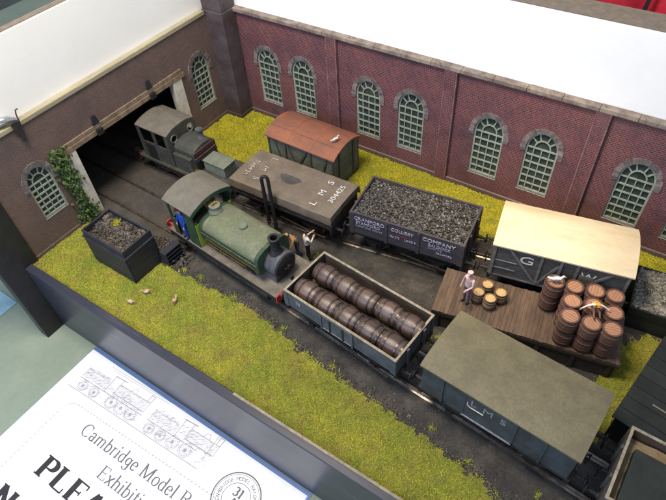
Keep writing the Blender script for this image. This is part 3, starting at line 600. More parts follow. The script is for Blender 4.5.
# ---- brown and cream van
P_ = (-3.05, -1.05, 1.05, 3.05)
w = thing('covered_van', 'dark planked van with cream curved roof and crossed side timbers', 'van', (33.72, -6.78, ZR), 11.4)
chassis(w, 8.0, 4.0, 4.7)
van_body(w, 8.0, 4.0, 2.05, 4.8, .52, 'van_dark', 11, ((-3.0, 4.65, -1.15, 2.2), (-.95, 2.2, .0, 4.2), (1.1, 2.2, 3.0, 4.6)), (-3.9, -1.05, .1, 1.05, 3.9), 'brace')
arched_roof(w, 8.0, 4.0, 4.83, .52, 'roof_cream', .12, .1)
for x in (-3.55, -3.1): pass
for z in (2.75, 3.45): MB().box(-3.9, -2.45, -2.03, -1.99, z - .03, z + .03).build('pale_strap', 'pale', w)
text('G', .95, 'white', w, (-1.9, -2.02, 3.95), (R(90), 0, 0), 1.35); text('W', .85, 'white', w, (1.75, -2.02, 3.8), (R(90), 0, 0), 1)
lb = MB().box(1.25, 2.1, -2.04, -2.0, 3.0, 3.9).build('paper_label', 'footplate', w)
# ---- grounded red roofed van body
w = thing('grounded_van', 'old green van body with rusty red roof standing on grass', 'van body', (12.35, -4.3, .02), -1)
van_body(w, 6.7, 3.6, .25, 3.5, .55, 'green_dark', 12, ((-2.6, 3.4, -1.9, .4), (-1.3, 3.3, -.35, 1.2), (-.35, 1.2, .75, 3.3), (1.9, .4, 2.7, 3.3)), (-3.25, -1.5, 1.1, 3.25), 'van_dark')
MB().box(-3.3, 3.3, -1.75, 1.75, 0, .08).build('bearer', 'dark', w)
r_ = arched_roof(w, 6.7, 3.6, 3.5, .6, 'roof_rust', .17, .1, 0)
for y in (-.95, .95):
    hw = 1.97; z = 3.5 + .6 * (1 - (y / hw) ** 2) + .012; MB().beam((-3.45, y, z), (3.45, y, z), .07, .035).build('roof_batten', 'roof_rust', r_)
for x in (-1.15, 1.15): MB().tube([(x, -1.9 + 3.8 * k / 12, 3.5 + .6 * (1 - ((-1.9 + 3.8 * k / 12) / 1.97) ** 2) + .005) for k in range(13)], .022, 5).build('roof_seam', 'roof_rust', r_)
# ---- sheeted wagon
w = thing('sheeted_wagon', 'wagon covered by a grey-brown tarpaulin lettered LMS', 'wagon', (14.5, -9.85, ZR), 1.7)
chassis(w, 8.9, 4.0, 5.0); MB().box(-4.45, 4.45, -1.95, 1.95, 2.0, 3.0).build('wagon_body', 'wag_in', w, bevel=.03)
s = MB(); nx, ny = 96, 60; vs = []
for j in range(ny + 1):
    v = -1 + 2 * j / ny
    for i in range(nx + 1):
        u = -1 + 2 * i / nx; X = u * 5.12; Y = v * 2.80; hx, hy = 4.58, 2.02
        ox = max(abs(X) - hx, 0); oy = max(abs(Y) - hy, 0); x = math.copysign(min(abs(X), hx) + ox * .05, X); y = math.copysign(min(abs(Y), hy) + oy * .05, Y)
        zt = 3.33 + .09 * (1 - (y / 2.0) ** 2) + .02 * vnoise(X, Y, 1.1) - .17 * math.exp(-((X + .35) / 1.0) ** 2 - ((Y - .1) / .6) ** 2)
        d = max(ox, oy) * .98 + .3 * min(ox, oy); z = zt - d + (.015 * vnoise(X * 2.3, Y * 2.1) if d > 0 else 0)
        if d > 0: k = .035 * min(1, d * 2) * math.sin((X if oy > ox else Y) * 3.1 + 1); y += math.copysign(k, y) if oy > 0 else 0; x += math.copysign(k, x) if ox > 0 else 0
        vs.append((x, y, z))
s.add(vs, [(j * (nx + 1) + i, j * (nx + 1) + i + 1, (j + 1) * (nx + 1) + i + 1, (j + 1) * (nx + 1) + i) for j in range(ny) for i in range(nx)])
so = s.build('tarpaulin', 'sheet', w, smooth=50, fix=False)
sm = so.modifiers.new('solid', 'SOLIDIFY'); sm.thickness = .03
p_ = MB(); n = 20; ringp = [(-.35 + (.92 + .08 * math.sin(3 * a)) * math.cos(a), .1 + .45 * math.sin(a) + .05 * math.cos(2 * a)) for a in [2 * math.pi * k / n for k in range(n)]]
def zsh(x, y): return 3.33 + .09 * (1 - (y / 2.0) ** 2) + .02 * vnoise(x, y, 1.1) - .17 * math.exp(-((x + .35) / 1.0) ** 2 - ((y - .1) / .6) ** 2)
pv = [(-.35, .1, zsh(-.35, .1) + .02)]
for q in (.33, .66, 1): pv += [(-.35 + (x + .35) * q, .1 + (y - .1) * q, zsh(-.35 + (x + .35) * q, .1 + (y - .1) * q) + (.025 if q < 1 else .012)) for x, y in ringp]
pf = [(0, 1 + k, 1 + (k + 1) % n) for k in range(n)] + [(1 + r * n + k, 1 + (r + 1) * n + k, 1 + (r + 1) * n + (k + 1) % n, 1 + r * n + (k + 1) % n) for r in range(2) for k in range(n)]
p_.add(pv, pf); p_.build('wet_patch', 'sheet_dark', w, smooth=60)
for sgn in (1, -1):
    for s_, sz, x, y in (('L', .72, 2.7, -1.35), ('M', .68, 2.7, -.1), ('S', .72, 2.7, 1.15), ('304425', .60, 3.75, .25)):
        text(s_, sz, 'white' if sgn > 0 else 'worn', w, (sgn * x, sgn * y, zsh(sgn * x, sgn * y) + .035), (0, 0, R(90 if sgn > 0 else -90)), 1.15)
# ---- open wagon cut by the frame, bottom right
w = thing('open_wagon', 'dark open wagon with sandy load and sheet at the bottom right corner', 'wagon', (44.85, -18.65, ZR), -2.2)
chassis(w, 8.6, 4.2, 4.9); open_body(w, 8.7, 4.25, 2.0, 3.36, 5, 'van_dark', 'wag_in', 'edge_wood', doors=False)
sd = MB(); n = 14
sd.add([(-4.1 + 8.2 * i / n, -1.9 + 3.8 * j / n, 2.75 + .12 * vnoise(i * .5, j * .5, 1.4)) for j in range(n + 1) for i in range(n + 1)], [(j * 15 + i, j * 15 + i + 1, j * 15 + i + 16, j * 15 + i + 15) for j in range(n) for i in range(n)])
sd.build('sand_load', 'sand', w, smooth=60, fix=False)
MB().box(-3.85, 4.0, -1.94, 1.1, 2.4, 3.3).build('dark_crate', 'hut', w, bevel=.05)

# ------------------------------------------------------------------ green saddle tank engine
lo = thing('steam_engine', 'green saddle tank steam engine with curved cab roof', 'steam engine', (13.85, -16.02, ZR), -5.4)
for s in (-1, 1):
    MB().box(-5.15, 5.2, s * 1.0 - .06, s * 1.0 + .06, .5, 1.5).build('frame_plate', 'frames', lo)
    MB().box(-5.4, 5.38, *sorted((s * 1.86, s * 1.78)), 1.12, 1.495).build('valance', 'frames', lo, bevel=.02)
    for x in (-3.0, -.3, 2.3): link('driving_wheel', DRIVER, lo, (x, s * 1.19, .98), (0, 0, 0 if s < 0 else math.pi))
    MB().beam((-3.0, s * 1.40, .72), (2.3, s * 1.40, .72), .07, .18).build('coupling_rod', 'maroon', lo)
    MB().lathe([(.5, -.75), (.5, .75)], 16, Matrix.Translation((3.9, s * 1.45, 1.0)) @ Matrix.Rotation(R(90), 4, 'Y')).build('cylinder', 'frames', lo, smooth=40, bevel=.03)
    MB().box(*sorted((s * 5.38, s * 5.52)), -1.85, 1.85, .95, 1.62).build('buffer_beam', 'red', lo, bevel=.02)
    for y in (-1.35, 1.35): link('buffer', BUFRED, lo, (s * 5.5, y, 1.45), (0, 0, 0 if s > 0 else math.pi))
    for z in (.55, 1.0): MB().box(-4.5, -3.9, *sorted((s * 1.5, s * 1.9)), z - .04, z).build('step', 'frames', lo)
    MB().tube([(-1.8, s * 1.57, 3.25), (3.7, s * 1.57, 3.25)], .035, 6).build('handrail', 'rail', lo)
    MB().box(-1.7, 2.2, *sorted((s * 1.2, s * 1.35)), 1.9, 2.05).build('side_pipe', 'brass', lo)
MB().box(-5.4, 5.4, -1.86, 1.86, 1.5, 1.615).build('footplate', 'footplate', lo, bevel=.02)
MB().lathe([(.98, -2.0), (.98, 3.7)], 24, Matrix.Translation((0, 0, 2.75)) @ Matrix.Rotation(R(90), 4, 'Y')).build('boiler', 'smokebox', lo, smooth=40)
MB().box(-1.9, -.6, -.95, .95, 1.62, 2.7).build('firebox', 'smokebox', lo)
def saddle(x0, x1, grow, m, name, parent):
    pts = [(1.0, 2.25), (1.36, 2.3), (1.50, 2.55), (1.50, 3.2)]; n = 10
    for k in range(1, n): a = math.pi / 2 * k / n; pts.append((1.50 * math.cos(a) ** .62, 3.2 + .95 * math.sin(a) ** .72))
    pts.append((0, 4.2)); full = pts + [(-a, c) for a, c in reversed(pts[:-1])]
    inner = [(-.95, 2.8), (-.6, 3.3), (0, 3.55), (.6, 3.3), (.95, 2.8)]
    b = MB(); P = [((a * (1 + grow)), 3.0 + (c - 3.0) * (1 + grow)) for a, c in full] + inner
    b.prism([(x0, a, c) for a, c in P], (x1 - x0, 0, 0)); o = b.build(name, m, parent, smooth=28); return o
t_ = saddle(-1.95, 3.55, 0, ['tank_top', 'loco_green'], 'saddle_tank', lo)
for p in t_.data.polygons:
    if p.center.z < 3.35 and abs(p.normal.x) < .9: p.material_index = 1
for x in (-1.9, 3.5): saddle(x, x + .3, .018, 'loco_green', 'tank_band', lo)
for s in (-1, 1): MB().beam((-1.5, s * 1.512, 2.62), (3.3, s * 1.512, 2.62), .02, .04).build('lining', 'brass', t_)
MB().lathe([(1.0, 3.55), (1.02, 3.6), (1.02, 4.78), (.95, 4.83)], 28, Matrix.Translation((0, 0, 2.72)) @ Matrix.Rotation(R(90), 4, 'Y')).build('smokebox', 'smokebox', lo, smooth=40)
MB().box(3.6, 4.7, -.9, .9, 1.615, 2.2).build('smokebox_saddle', 'smokebox', lo)
d = MB(); d.lathe([(.92, 4.83), (.92, 4.88), (.7, 4.98), (.3, 5.03), (.02, 5.04)], 24, Matrix.Translation((0, 0, 2.72)) @ Matrix.Rotation(R(90), 4, 'Y')); d = d.build('smokebox_door', 'dark', lo, smooth=40)
dh = MB(); dh.beam((5.06, -.3, 2.72), (5.06, .3, 2.72), .05, .06); dh.beam((5.10, 0, 2.5), (5.10, 0, 2.95), .05, .06, up=(1, 0, 0)); dh.build('door_handle', 'rail', d)
c = MB(); c.lathe([(.52, 3.65), (.42, 3.85), (.34, 4.0), (.31, 4.75), (.34, 4.86), (.41, 4.9), (.41, 5.0), (.35, 5.02), (.26, 5.0), (.24, 4.2)], 20, Matrix.Translation((4.12, 0, 0)), caps=False); c.build('chimney', 'dark', lo, smooth=35)
v_ = MB(); v_.lathe([(.52, 4.2), (.50, 4.3), (.40, 4.42), (.36, 4.62), (.42, 4.68), (.42, 4.74), (.28, 4.75)], 18, Matrix.Translation((-1.6, 0, 0))); v_ = v_.build('safety_valve', 'tank_pale', lo, smooth=35)
vb = MB(); 
for y in (-.12, .12): vb.lathe([(.1, 4.74), (.1, 4.95), (.05, 5.0)], 10, Matrix.Translation((-1.6, y, 0)))
vb.build('valve_spring', 'brass', v_, smooth=30)
fl = MB(); fl.lathe([(.30, 4.2), (.30, 4.34), (.24, 4.40), (.02, 4.42)], 16, Matrix.Translation((1.15, .0, 0))); fl.build('tank_filler', 'tank_pale', lo, smooth=35)
for s in (-1, 1):   # cab
    y0, y1 = sorted((s * 1.80, s * 1.72))
    MB().box(-3.0, -2.0, y0, y1, 1.62, 4.695).build('cab_side', 'loco_green', lo, bevel=.015); MB().box(-4.75, -4.2, y0, y1, 1.62, 3.3).build('cab_side', 'loco_green', lo, bevel=.015)
    MB().box(-4.75, -4.5, y0, y1, 3.303, 4.95).build('cab_pillar', 'loco_green', lo)
    MB().box(-4.5, -2.28, y0, y1, 4.7, 4.95).build('cab_cantrail', 'loco_green', lo)
    MB().tube([(-4.15, s * 1.84, 1.7), (-4.15, s * 1.84, 3.4)], .035, 6).build('grab_rail', 'rail', lo)
    MB().box(-2.03, -1.96, *sorted((s * .95, s * 1.72)), 1.62, 3.75).build('cab_front', 'lime', lo, bevel=.01)
    MB().box(-2.9, -2.0, *sorted((s * 1.05, s * 1.70)), 1.62, 3.1).build('side_bunker', 'lime', lo, bevel=.02)
MB().box(-4.74, -4.66, -1.72, 1.72, 1.62, 3.1).build('cab_back', 'loco_green', lo, bevel=.01)
MB().box(-4.6, -2.05, -1.7, 1.7, 1.62, 1.7).build('cab_floor', 'wag_in', lo)
MB().box(-2.2, -2.0, -.95, .95, 1.7, 3.6).build('backhead', 'smokebox', lo, bevel=.05)
bh = MB(); bh.lathe([(.16, 0), (.16, .06)], 12, Matrix.Translation((-2.2, .3, 3.1)) @ Matrix.Rotation(R(-90), 4, 'Y')); bh.lathe([(.12, 0), (.12, .06)], 12, Matrix.Translation((-2.2, -.35, 3.2)) @ Matrix.Rotation(R(-90), 4, 'Y')); bh.build('gauge', 'brass', lo)
cr = arched_roof(lo, 2.85, 3.65, 4.95, .52, 'loco_roof', .1, .08)
cr.location.x = -3.38
pts = [(-1.9, -1.92 + 3.84 * k / 16, 4.955 + .52 * (1 - (-1 + k / 8) ** 2)) for k in range(17)]
MB().prism(pts + [(-1.9, p[1] * .96, p[2] - .3) for p in reversed(pts)], (.06, 0, 0)).build('roof_arch', 'loco_green', lo)
MB().box(5.2, 5.35, -.12, .12, 1.62, 1.95).build('lamp_iron', 'dark', lo, bevel=.03)

# ------------------------------------------------------------------ dark tank engine coming out of the shed
lo = thing('steam_engine', 'weathered dark grey tank engine coming out of the shed doorway', 'steam engine', (4.1, -10.28, ZR), .3)
for s in (-1, 1):
    MB().box(-4.6, 4.6, s * 1.0 - .06, s * 1.0 + .06, .5, 1.5).build('frame_plate', 'frames', lo)
    MB().box(-4.7, 4.7, *sorted((s * 1.78, s * 1.70)), 1.38, 1.495).build('valance', 'tank_grey', lo, bevel=.02)
    for x in (-2.9, -.4, 2.0): link('driving_wheel', DRIVER, lo, (x, s * 1.19, .95), (0, 0, 0 if s < 0 else math.pi))
    MB().beam((-2.9, s * 1.40, .7), (2.0, s * 1.40, .7), .08, .2).build('coupling_rod', 'maroon', lo)
    MB().box(*sorted((s * 4.7, s * 4.84)), -1.75, 1.75, 1.0, 1.62).build('buffer_beam', 'maroon', lo)
    for y in (-1.35, 1.35): link('buffer', BUF, lo, (s * 4.8, y, 1.45), (0, 0, 0 if s > 0 else math.pi))
    y0, y1 = sorted((s * 1.62, s * 1.54))
    MB().box(-4.1, -.55, y0, y1, 1.62, 3.35).build('cab_side', 'tank_grey', lo, bevel=.015)
    for a, c_ in ((-4.1, -3.75), (-2.35, -2.0), (-.95, -.55)): MB().box(a, c_, y0, y1, 3.353, 4.7).build('cab_pillar', 'tank_grey', lo)
    MB().box(-3.4, -2.4, *sorted((s * 1.63, s * 1.66)), 1.7, 3.2).build('cab_door', 'dark', lo)
    MB().tube([(-3.5, s * 1.70, 1.7), (-3.5, s * 1.70, 3.9)], .035, 6).build('grab_rail', 'rail', lo)
    MB().box(-.5, 1.45, *sorted((s * 1.55, s * .85)), 1.62, 3.1).build('side_tank', 'tank_grey', lo, bevel=.06)
    MB().lathe([(.14, 0), (.16, .03), (.16, .3), (.08, .36), (.08, .44)], 10, Matrix.Translation((1.9, s * 1.35, 1.62))).build('lamp', 'tank_pale', lo)
    MB().lathe([(.2, 0), (.2, .32), (.12, .36)], 10, Matrix.Translation((1.15 + .5, s * 1.25, 1.62))).build('sand_dome', 'brass', lo)
    for y in (-.95, .95):
        if s > 0: fr = MB(); fr.lathe([(.30, 0), (.36, 0), (.36, .07), (.30, .07), (.30, 0)], 18, caps=False, mtx= Matrix.Translation((-.52, y, 4.15)) @ Matrix.Rotation(R(90), 4, 'Y')); fr.build('cab_window', 'tank_pale', lo)
MB().box(-4.7, 4.7, -1.78, 1.78, 1.5, 1.615).build('footplate', 'tank_grey', lo, bevel=.02)
plate('cab_front', [(-1.54, 1.62), (1.54, 1.62), (1.54, 4.72), (0.8, 5.0), (-.8, 5.0), (-1.54, 4.72)], [[(y + .3 * math.cos(a), 4.15 + .3 * math.sin(a)) for a in [2 * math.pi * k / 16 for k in range(16)]] for y in (-.95, .95)], .06,
      Matrix(((0, 0, 1, -.58), (1, 0, 0, 0), (0, 1, 0, 0), (0, 0, 0, 1))), 'tank_grey', lo)
cr = arched_roof(lo, 3.5, 3.12, 4.72, .34, 'loco_roof', .06, .08); cr.location.x = -2.38
bp = []
for a, c_ in ((-1.25, 3.15), (-1.25, 3.5), (-1.0, 3.78), (-.6, 3.92), (0, 3.98), (.6, 3.92), (1.0, 3.78), (1.25, 3.5), (1.25, 3.15)): bp.append((-.5, a, c_))
MB().prism(bp, (2.2, 0, 0)).build('bonnet', 'tank_grey', lo, smooth=25, bevel=.05)
MB().box(-.5, 1.55, -1.2, 1.2, 1.62, 3.15).build('boiler_casing', 'tank_grey', lo, bevel=.05)
for k, (z, m) in enumerate(((3.55, 'louvre'), (3.3, 'dark'), (3.05, 'louvre'), (2.8, 'dark'))): MB().box(1.56, 1.76 + .04 * k, -1.22, 1.22, z - .08, z + .08).build('louvre', m, lo, bevel=.02)
c = MB(); c.lathe([(.34, 3.9), (.26, 4.05), (.24, 4.55), (.33, 4.62), (.33, 4.7), (.2, 4.7)], 16, Matrix.Translation((1.0, .55, 0))); c.build('chimney', 'smokebox', lo, smooth=35)
MB().box(1.9, 4.15, -.62, .72, 1.62, 2.62).build('tool_box', 'tank_pale', lo, bevel=.05); MB().box(1.86, 4.2, -.68, .78, 2.623, 2.72).build('tool_box_lid', 'tank_pale', lo, bevel=.03)
MB().tube([(1.8, -1.45, 1.9), (2.6, -1.3, 2.2), (3.4, -1.35, 1.9)], .05, 6).build('pipe', 'silver', lo, smooth=40)

# ------------------------------------------------------------------ platform and what stands on it
pa = R(10.6); pf = thing('loading_platform', 'low brown plank platform carrying barrels beside the cream van', 'platform', (33.45, -10.95, 0), 10.4)
PL, PW, PZ = 11.3, 3.72, 1.75
n = 44; pw = PL / n
for k in range(n): MB().box(-PL / 2 + pw * k + .006, -PL / 2 + pw * (k + 1) - .006, -PW / 2 + rnd.uniform(-.03, .03), PW / 2 + rnd.uniform(-.03, .03), PZ - .16, PZ + rnd.uniform(-.015, .012)).build('plank', 'deck', pf)
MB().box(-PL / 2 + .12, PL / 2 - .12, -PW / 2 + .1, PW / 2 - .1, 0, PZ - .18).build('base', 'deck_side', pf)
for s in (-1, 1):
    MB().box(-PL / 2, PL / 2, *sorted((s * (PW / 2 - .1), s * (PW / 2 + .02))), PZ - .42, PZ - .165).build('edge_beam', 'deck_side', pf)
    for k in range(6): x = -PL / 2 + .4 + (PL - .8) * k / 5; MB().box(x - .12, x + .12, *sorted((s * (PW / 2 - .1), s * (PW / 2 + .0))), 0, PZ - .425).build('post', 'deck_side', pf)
ZP = PZ + .015
bt = barrel('barrel', .60, 1.2, ('barrel', 'hoop', 'barrel_top'), '', 'barrel', 'brown barrels stacked on the platform')
S = {'h': (35.88, -11.77), 'i': (37.02, -11.63), 'j': (38.12, -11.42), 'e': (35.63, -10.62), 'f': (36.72, -10.3), 'g': (37.87, -10.22), 'b': (35.38, -9.5), 'c': (36.51, -9.2), 'd': (37.62, -9.02), 'a': (34.3, -9.75)}
where = dict(h='front row left stack by the grey van roof', i='front row middle stack by the grey van roof', j='front row right stack at the platform corner', e='middle row left stack of the block of nine', f='centre stack under the sitting workman',
             g='middle row right stack at the platform end', b='back row left stack against the cream van', c='back row middle stack against the cream van', d='back row right stack against the cream van', a='separate stack under the white gull')
first = True
for k, (x, y) in S.items():
    for lev in (0, 1):
        o = bt if first else copy_tree(bt); first = False
        o.location = (x + rnd.uniform(-.03, .03), y + rnd.uniform(-.03, .03), ZP + 1.2 * lev); o.rotation_euler = (R(rnd.uniform(-1.2, 1.2)), R(rnd.uniform(-1.2, 1.2)), rnd.random() * 6); s_ = 1 + rnd.uniform(-.03, .03); o.scale = (s_, s_, 1)
        o['label'] = '%s brown barrel, %s' % ('upper' if lev else 'lower', where[k])
bk = barrel('cask', .42, .85, ('cask', 'hoop', 'cask_top'), '', 'cask', 'small pale casks beside the platform workman')
for k, (x, y, lb) in enumerate(((30.62, -10.75, 'small pale cask at the back, nearest the cream van'), (30.37, -11.62, 'small pale cask right beside the workman in pink'), (31.2, -11.72, 'small pale cask at the front, nearest the grey van roof'), (31.6, -10.95, 'small pale cask on the side of the brown barrels'))):
    o = bk if k == 0 else copy_tree(bk); o.location = (x, y, ZP); o['label'] = lb; o.rotation_euler = (0, 0, rnd.random() * 6)

# ------------------------------------------------------------------ coal bin, steps, water crane, buffer stop, hut
cb = thing('coal_bin', 'dark timber coal bin standing on the grass by the doorway', 'coal bin', (6.3, -20.35, 0), -.5)
for k in range(5):
    z0 = .05 + .66 * k; g_ = .06 if k < 4 else 0
    for s in (-1, 1):
        MB().box(-2.2, 2.2, *sorted((s * (1.2 + g_), s * (1.32 + g_))), z0, z0 + .64).build('plank', 'bin_wood', cb, bevel=.015); MB().box(*sorted((s * (2.08 + g_), s * (2.2 + g_))), -1.195 - g_, 1.195 + g_, z0, z0 + .64).build('plank', 'bin_wood', cb, bevel=.015)
for s in (-1, 1): MB().box(-2.32, 2.32, *sorted((s * 1.26, s * 1.44)), 2.62, 2.74).build('ledge', 'bin_wood', cb, bevel=.02); MB().box(*sorted((s * 2.14, s * 2.33)), -1.255, 1.255, 2.62, 2.74).build('ledge', 'bin_wood', cb, bevel=.02)
zf = lambda x, y: 2.95 + .2 * vnoise(x, y, 1.2) + .15 * (y / 1.2)
q = MB(); n = 10; q.add([(-2.07 + 4.14 * i / n, -1.19 + 2.38 * j / n, zf(-2.07 + 4.14 * i / n, -1.19 + 2.38 * j / n) - .06) for j in range(n + 1) for i in range(n + 1)], [(j * 11 + i, j * 11 + i + 1, j * 11 + i + 12, j * 11 + i + 11) for j in range(n) for i in range(n)]); q.build('coal_bed', 'coal_bed', cb, fix=False)
lumps(1500, -2.02, 2.02, -1.12, 1.12, zf, .045, .12).build('coal', 'stones', cb, fix=False, kind='stuff')
wd = MB()
for _ in range(160): a = rnd.random() * 6.28; d_ = abs(rnd.gauss(0, .22)); blade(wd, rnd, 5.6 + d_ * math.cos(a) , -19.7 + d_ * math.sin(a), 3.08, .3)
tag(wd.build('weed', 'grass_back', fix=False), 'small yellow-green weed growing on the coal in the bin', 'plant')
sp_ = thing('wooden_steps', 'small dark wooden steps between the coal bin and track', 'steps', (9.15, -18.55, 0), -3)
for k in range(4): MB().box(-.42 + .07 * k, .42, -.75, .75, .28 + .36 * k, .36 + .36 * k).build('tread', 'bin_wood', sp_, bevel=.01)
for s in (-1, 1): MB().prism([(-.42, s * .7, 0), (.45, s * .7, 0), (.45, s * .7, 1.4), (-.2, s * .7, 1.4)], (0, .06, 0)).build('stringer', 'bin_wood', sp_)
wc = thing('water_crane', 'tall black water crane with hanging hose beside the sheeted wagon', 'water crane', (14.3, -12.3, 0))
b = MB(); b.lathe([(.36, 0), (.36, .25), (.22, .4), (.15, .6), (.13, 5.2)], 14); b.build('column', 'dark', wc, smooth=40)
b = MB(); b.tube([(0, 0, 5.2)] + [((-.22 + .22 * math.cos(a)) * .85, (-.22 + .22 * math.cos(a)) * .55, 5.45 + .36 * math.sin(a)) for a in [R(10 * k) for k in range(0, 19)]] + [(-.374, -.242, 5.0)], .13, 10); b.build('swan_neck', 'dark', wc, smooth=40)
b = MB(); b.tube([(-.374, -.242, 5.0), (-.38, -.24, 3.9), (-.40, -.24, 2.6), (-.38, -.24, 1.2)], [.13, .15, .13, .16], 10); b.build('hose', 'dark', wc, smooth=40)
b = MB(); b.tube([(.3 * math.cos(a), -.45, 1.35 + .3 * math.sin(a)) for a in [R(30 * k) for k in range(13)]], .04, 6, caps=False); b.beam((-.3, -.45, 1.35), (.3, -.45, 1.35), .04, .04); b.beam((0, -.5, 1.35), (0, 0, 1.35), .06, .06); b.build('handwheel', 'wheel', wc)
bs = thing('buffer_stop', 'timber buffer stop filled with pale granite chips', 'buffer stop', (40.9, -5.2, 0), 6)
for k in range(4):
    z0 = .02 + .48 * k
    for s in (-1, 1): MB().box(-2.4, 3.5, *sorted((s * 1.75, s * 1.92)), z0, z0 + .46).build('plank', 'hut', bs, bevel=.02)
    MB().box(-2.42, -2.25, -1.745, 1.745, z0, z0 + .46).build('plank', 'hut', bs, bevel=.02)
q = MB(); n = 10; q.add([(-2.24 + 5.7 * i / n, -1.74 + 3.48 * j / n, 1.86 + .06 * vnoise(i, j)) for j in range(n + 1) for i in range(n + 1)], [(j * 11 + i, j * 11 + i + 1, j * 11 + i + 12, j * 11 + i + 11) for j in range(n) for i in range(n)]); q.build('fill', 'granite', bs, fix=False)
lumps(2300, -2.3, 3.4, -1.8, 1.8, lambda x, y: 1.9 + .08 * vnoise(x, y), .05, .12).build('granite_chips', 'granite', bs, fix=False, kind='stuff')
ht = thing('low_hut', 'low dark green plank roofed hut beside the bottom right wagon', 'hut', (42.6, -12.6, 0), -10)
MB().box(-2.1, 2.1, -3.2, 3.2, 0, 2.2).build('wall', 'hut', ht)
for k in range(8): MB().box(-2.3, 2.3, -3.4 + .85 * k + .015, -3.4 + .85 * (k + 1) - .015, 2.25 + rnd.uniform(0, .02), 2.37).build('roof_plank', 'hut', ht, bevel=.015)
MB().box(-1.0, 2.3, -1.42, -1.36, 2.372, 2.44).build('batten', 'edge_wood', ht)
# clip with wire on the left wall
cl = thing('lamp_clip', 'silver spring clip with dark jaw gripping the left wall coping', 'clip', (.0, -20.4, 10.45))
b = MB(); b.tube([(-.6, -1.6, .15), (-.2, -.9, .42), (.0, -.3, .3), (.1, .15, .1)], [.16, .3, .26, .12], 12); b.build('clip_body', 'silver', cl, smooth=50)
b = MB(); b.tube([(.05, .25, -.05), (.0, .3, .35), (-.05, .42, .62), (.0, .6, .66)], .05, 6); b.build('wire', 'wheel', cl, smooth=50)
MB().prism([(.22, -.5, .1), (.22, .2, .1), (.22, .0, -1.4), (.22, -.15, -1.4)], (.12, 0, 0)).build('jaw', 'wheel', cl)

# ivy beside the doorway
iv = thing('ivy_plant', 'green ivy climbing the wall between window and doorway', 'plant')
path = [(.12, -18.75, 0), (.14, -18.7, 2.2), (.14, -18.8, 4), (.14, -18.9, 5.5), (.14, -19.0, 6.9)]
MB().tube(path, .05, 6).build('stem', 'stem', iv); MB().tube([(.13, -18.75, 1.5), (.14, -19.1, 3.2), (.14, -19.2, 5.2)], .035, 6).build('stem', 'stem', iv)
lv = MB()
for _ in range(1300):
    z = rnd.uniform(.1, 7.1); wid = .44 + .16 * math.sin(z * 1.7) + (.2 if z > 5.6 else 0); y = -18.85 + rnd.gauss(0, wid * .6) - (.12 if z > 5 else 0)
    r = rnd.uniform(.08, .17); c_ = Vector((.1 + abs(rnd.gauss(0, .13)), y, z)); mt = Euler((rnd.uniform(-.7, .7), rnd.uniform(.3, 1.5), rnd.uniform(-.8, .8))).to_matrix()
    lv.add([c_ + mt @ Vector(p) for p in ((-r, 0, 0), (-.2 * r, -.8 * r, .02), (r, -.25 * r, -.03), (r * 1.1, .2 * r, -.03), (-.2 * r, .8 * r, .02))], [(0, 1, 2, 3, 4)])
lv.build('leaves', 'ivy', iv, fix=False, kind='stuff')

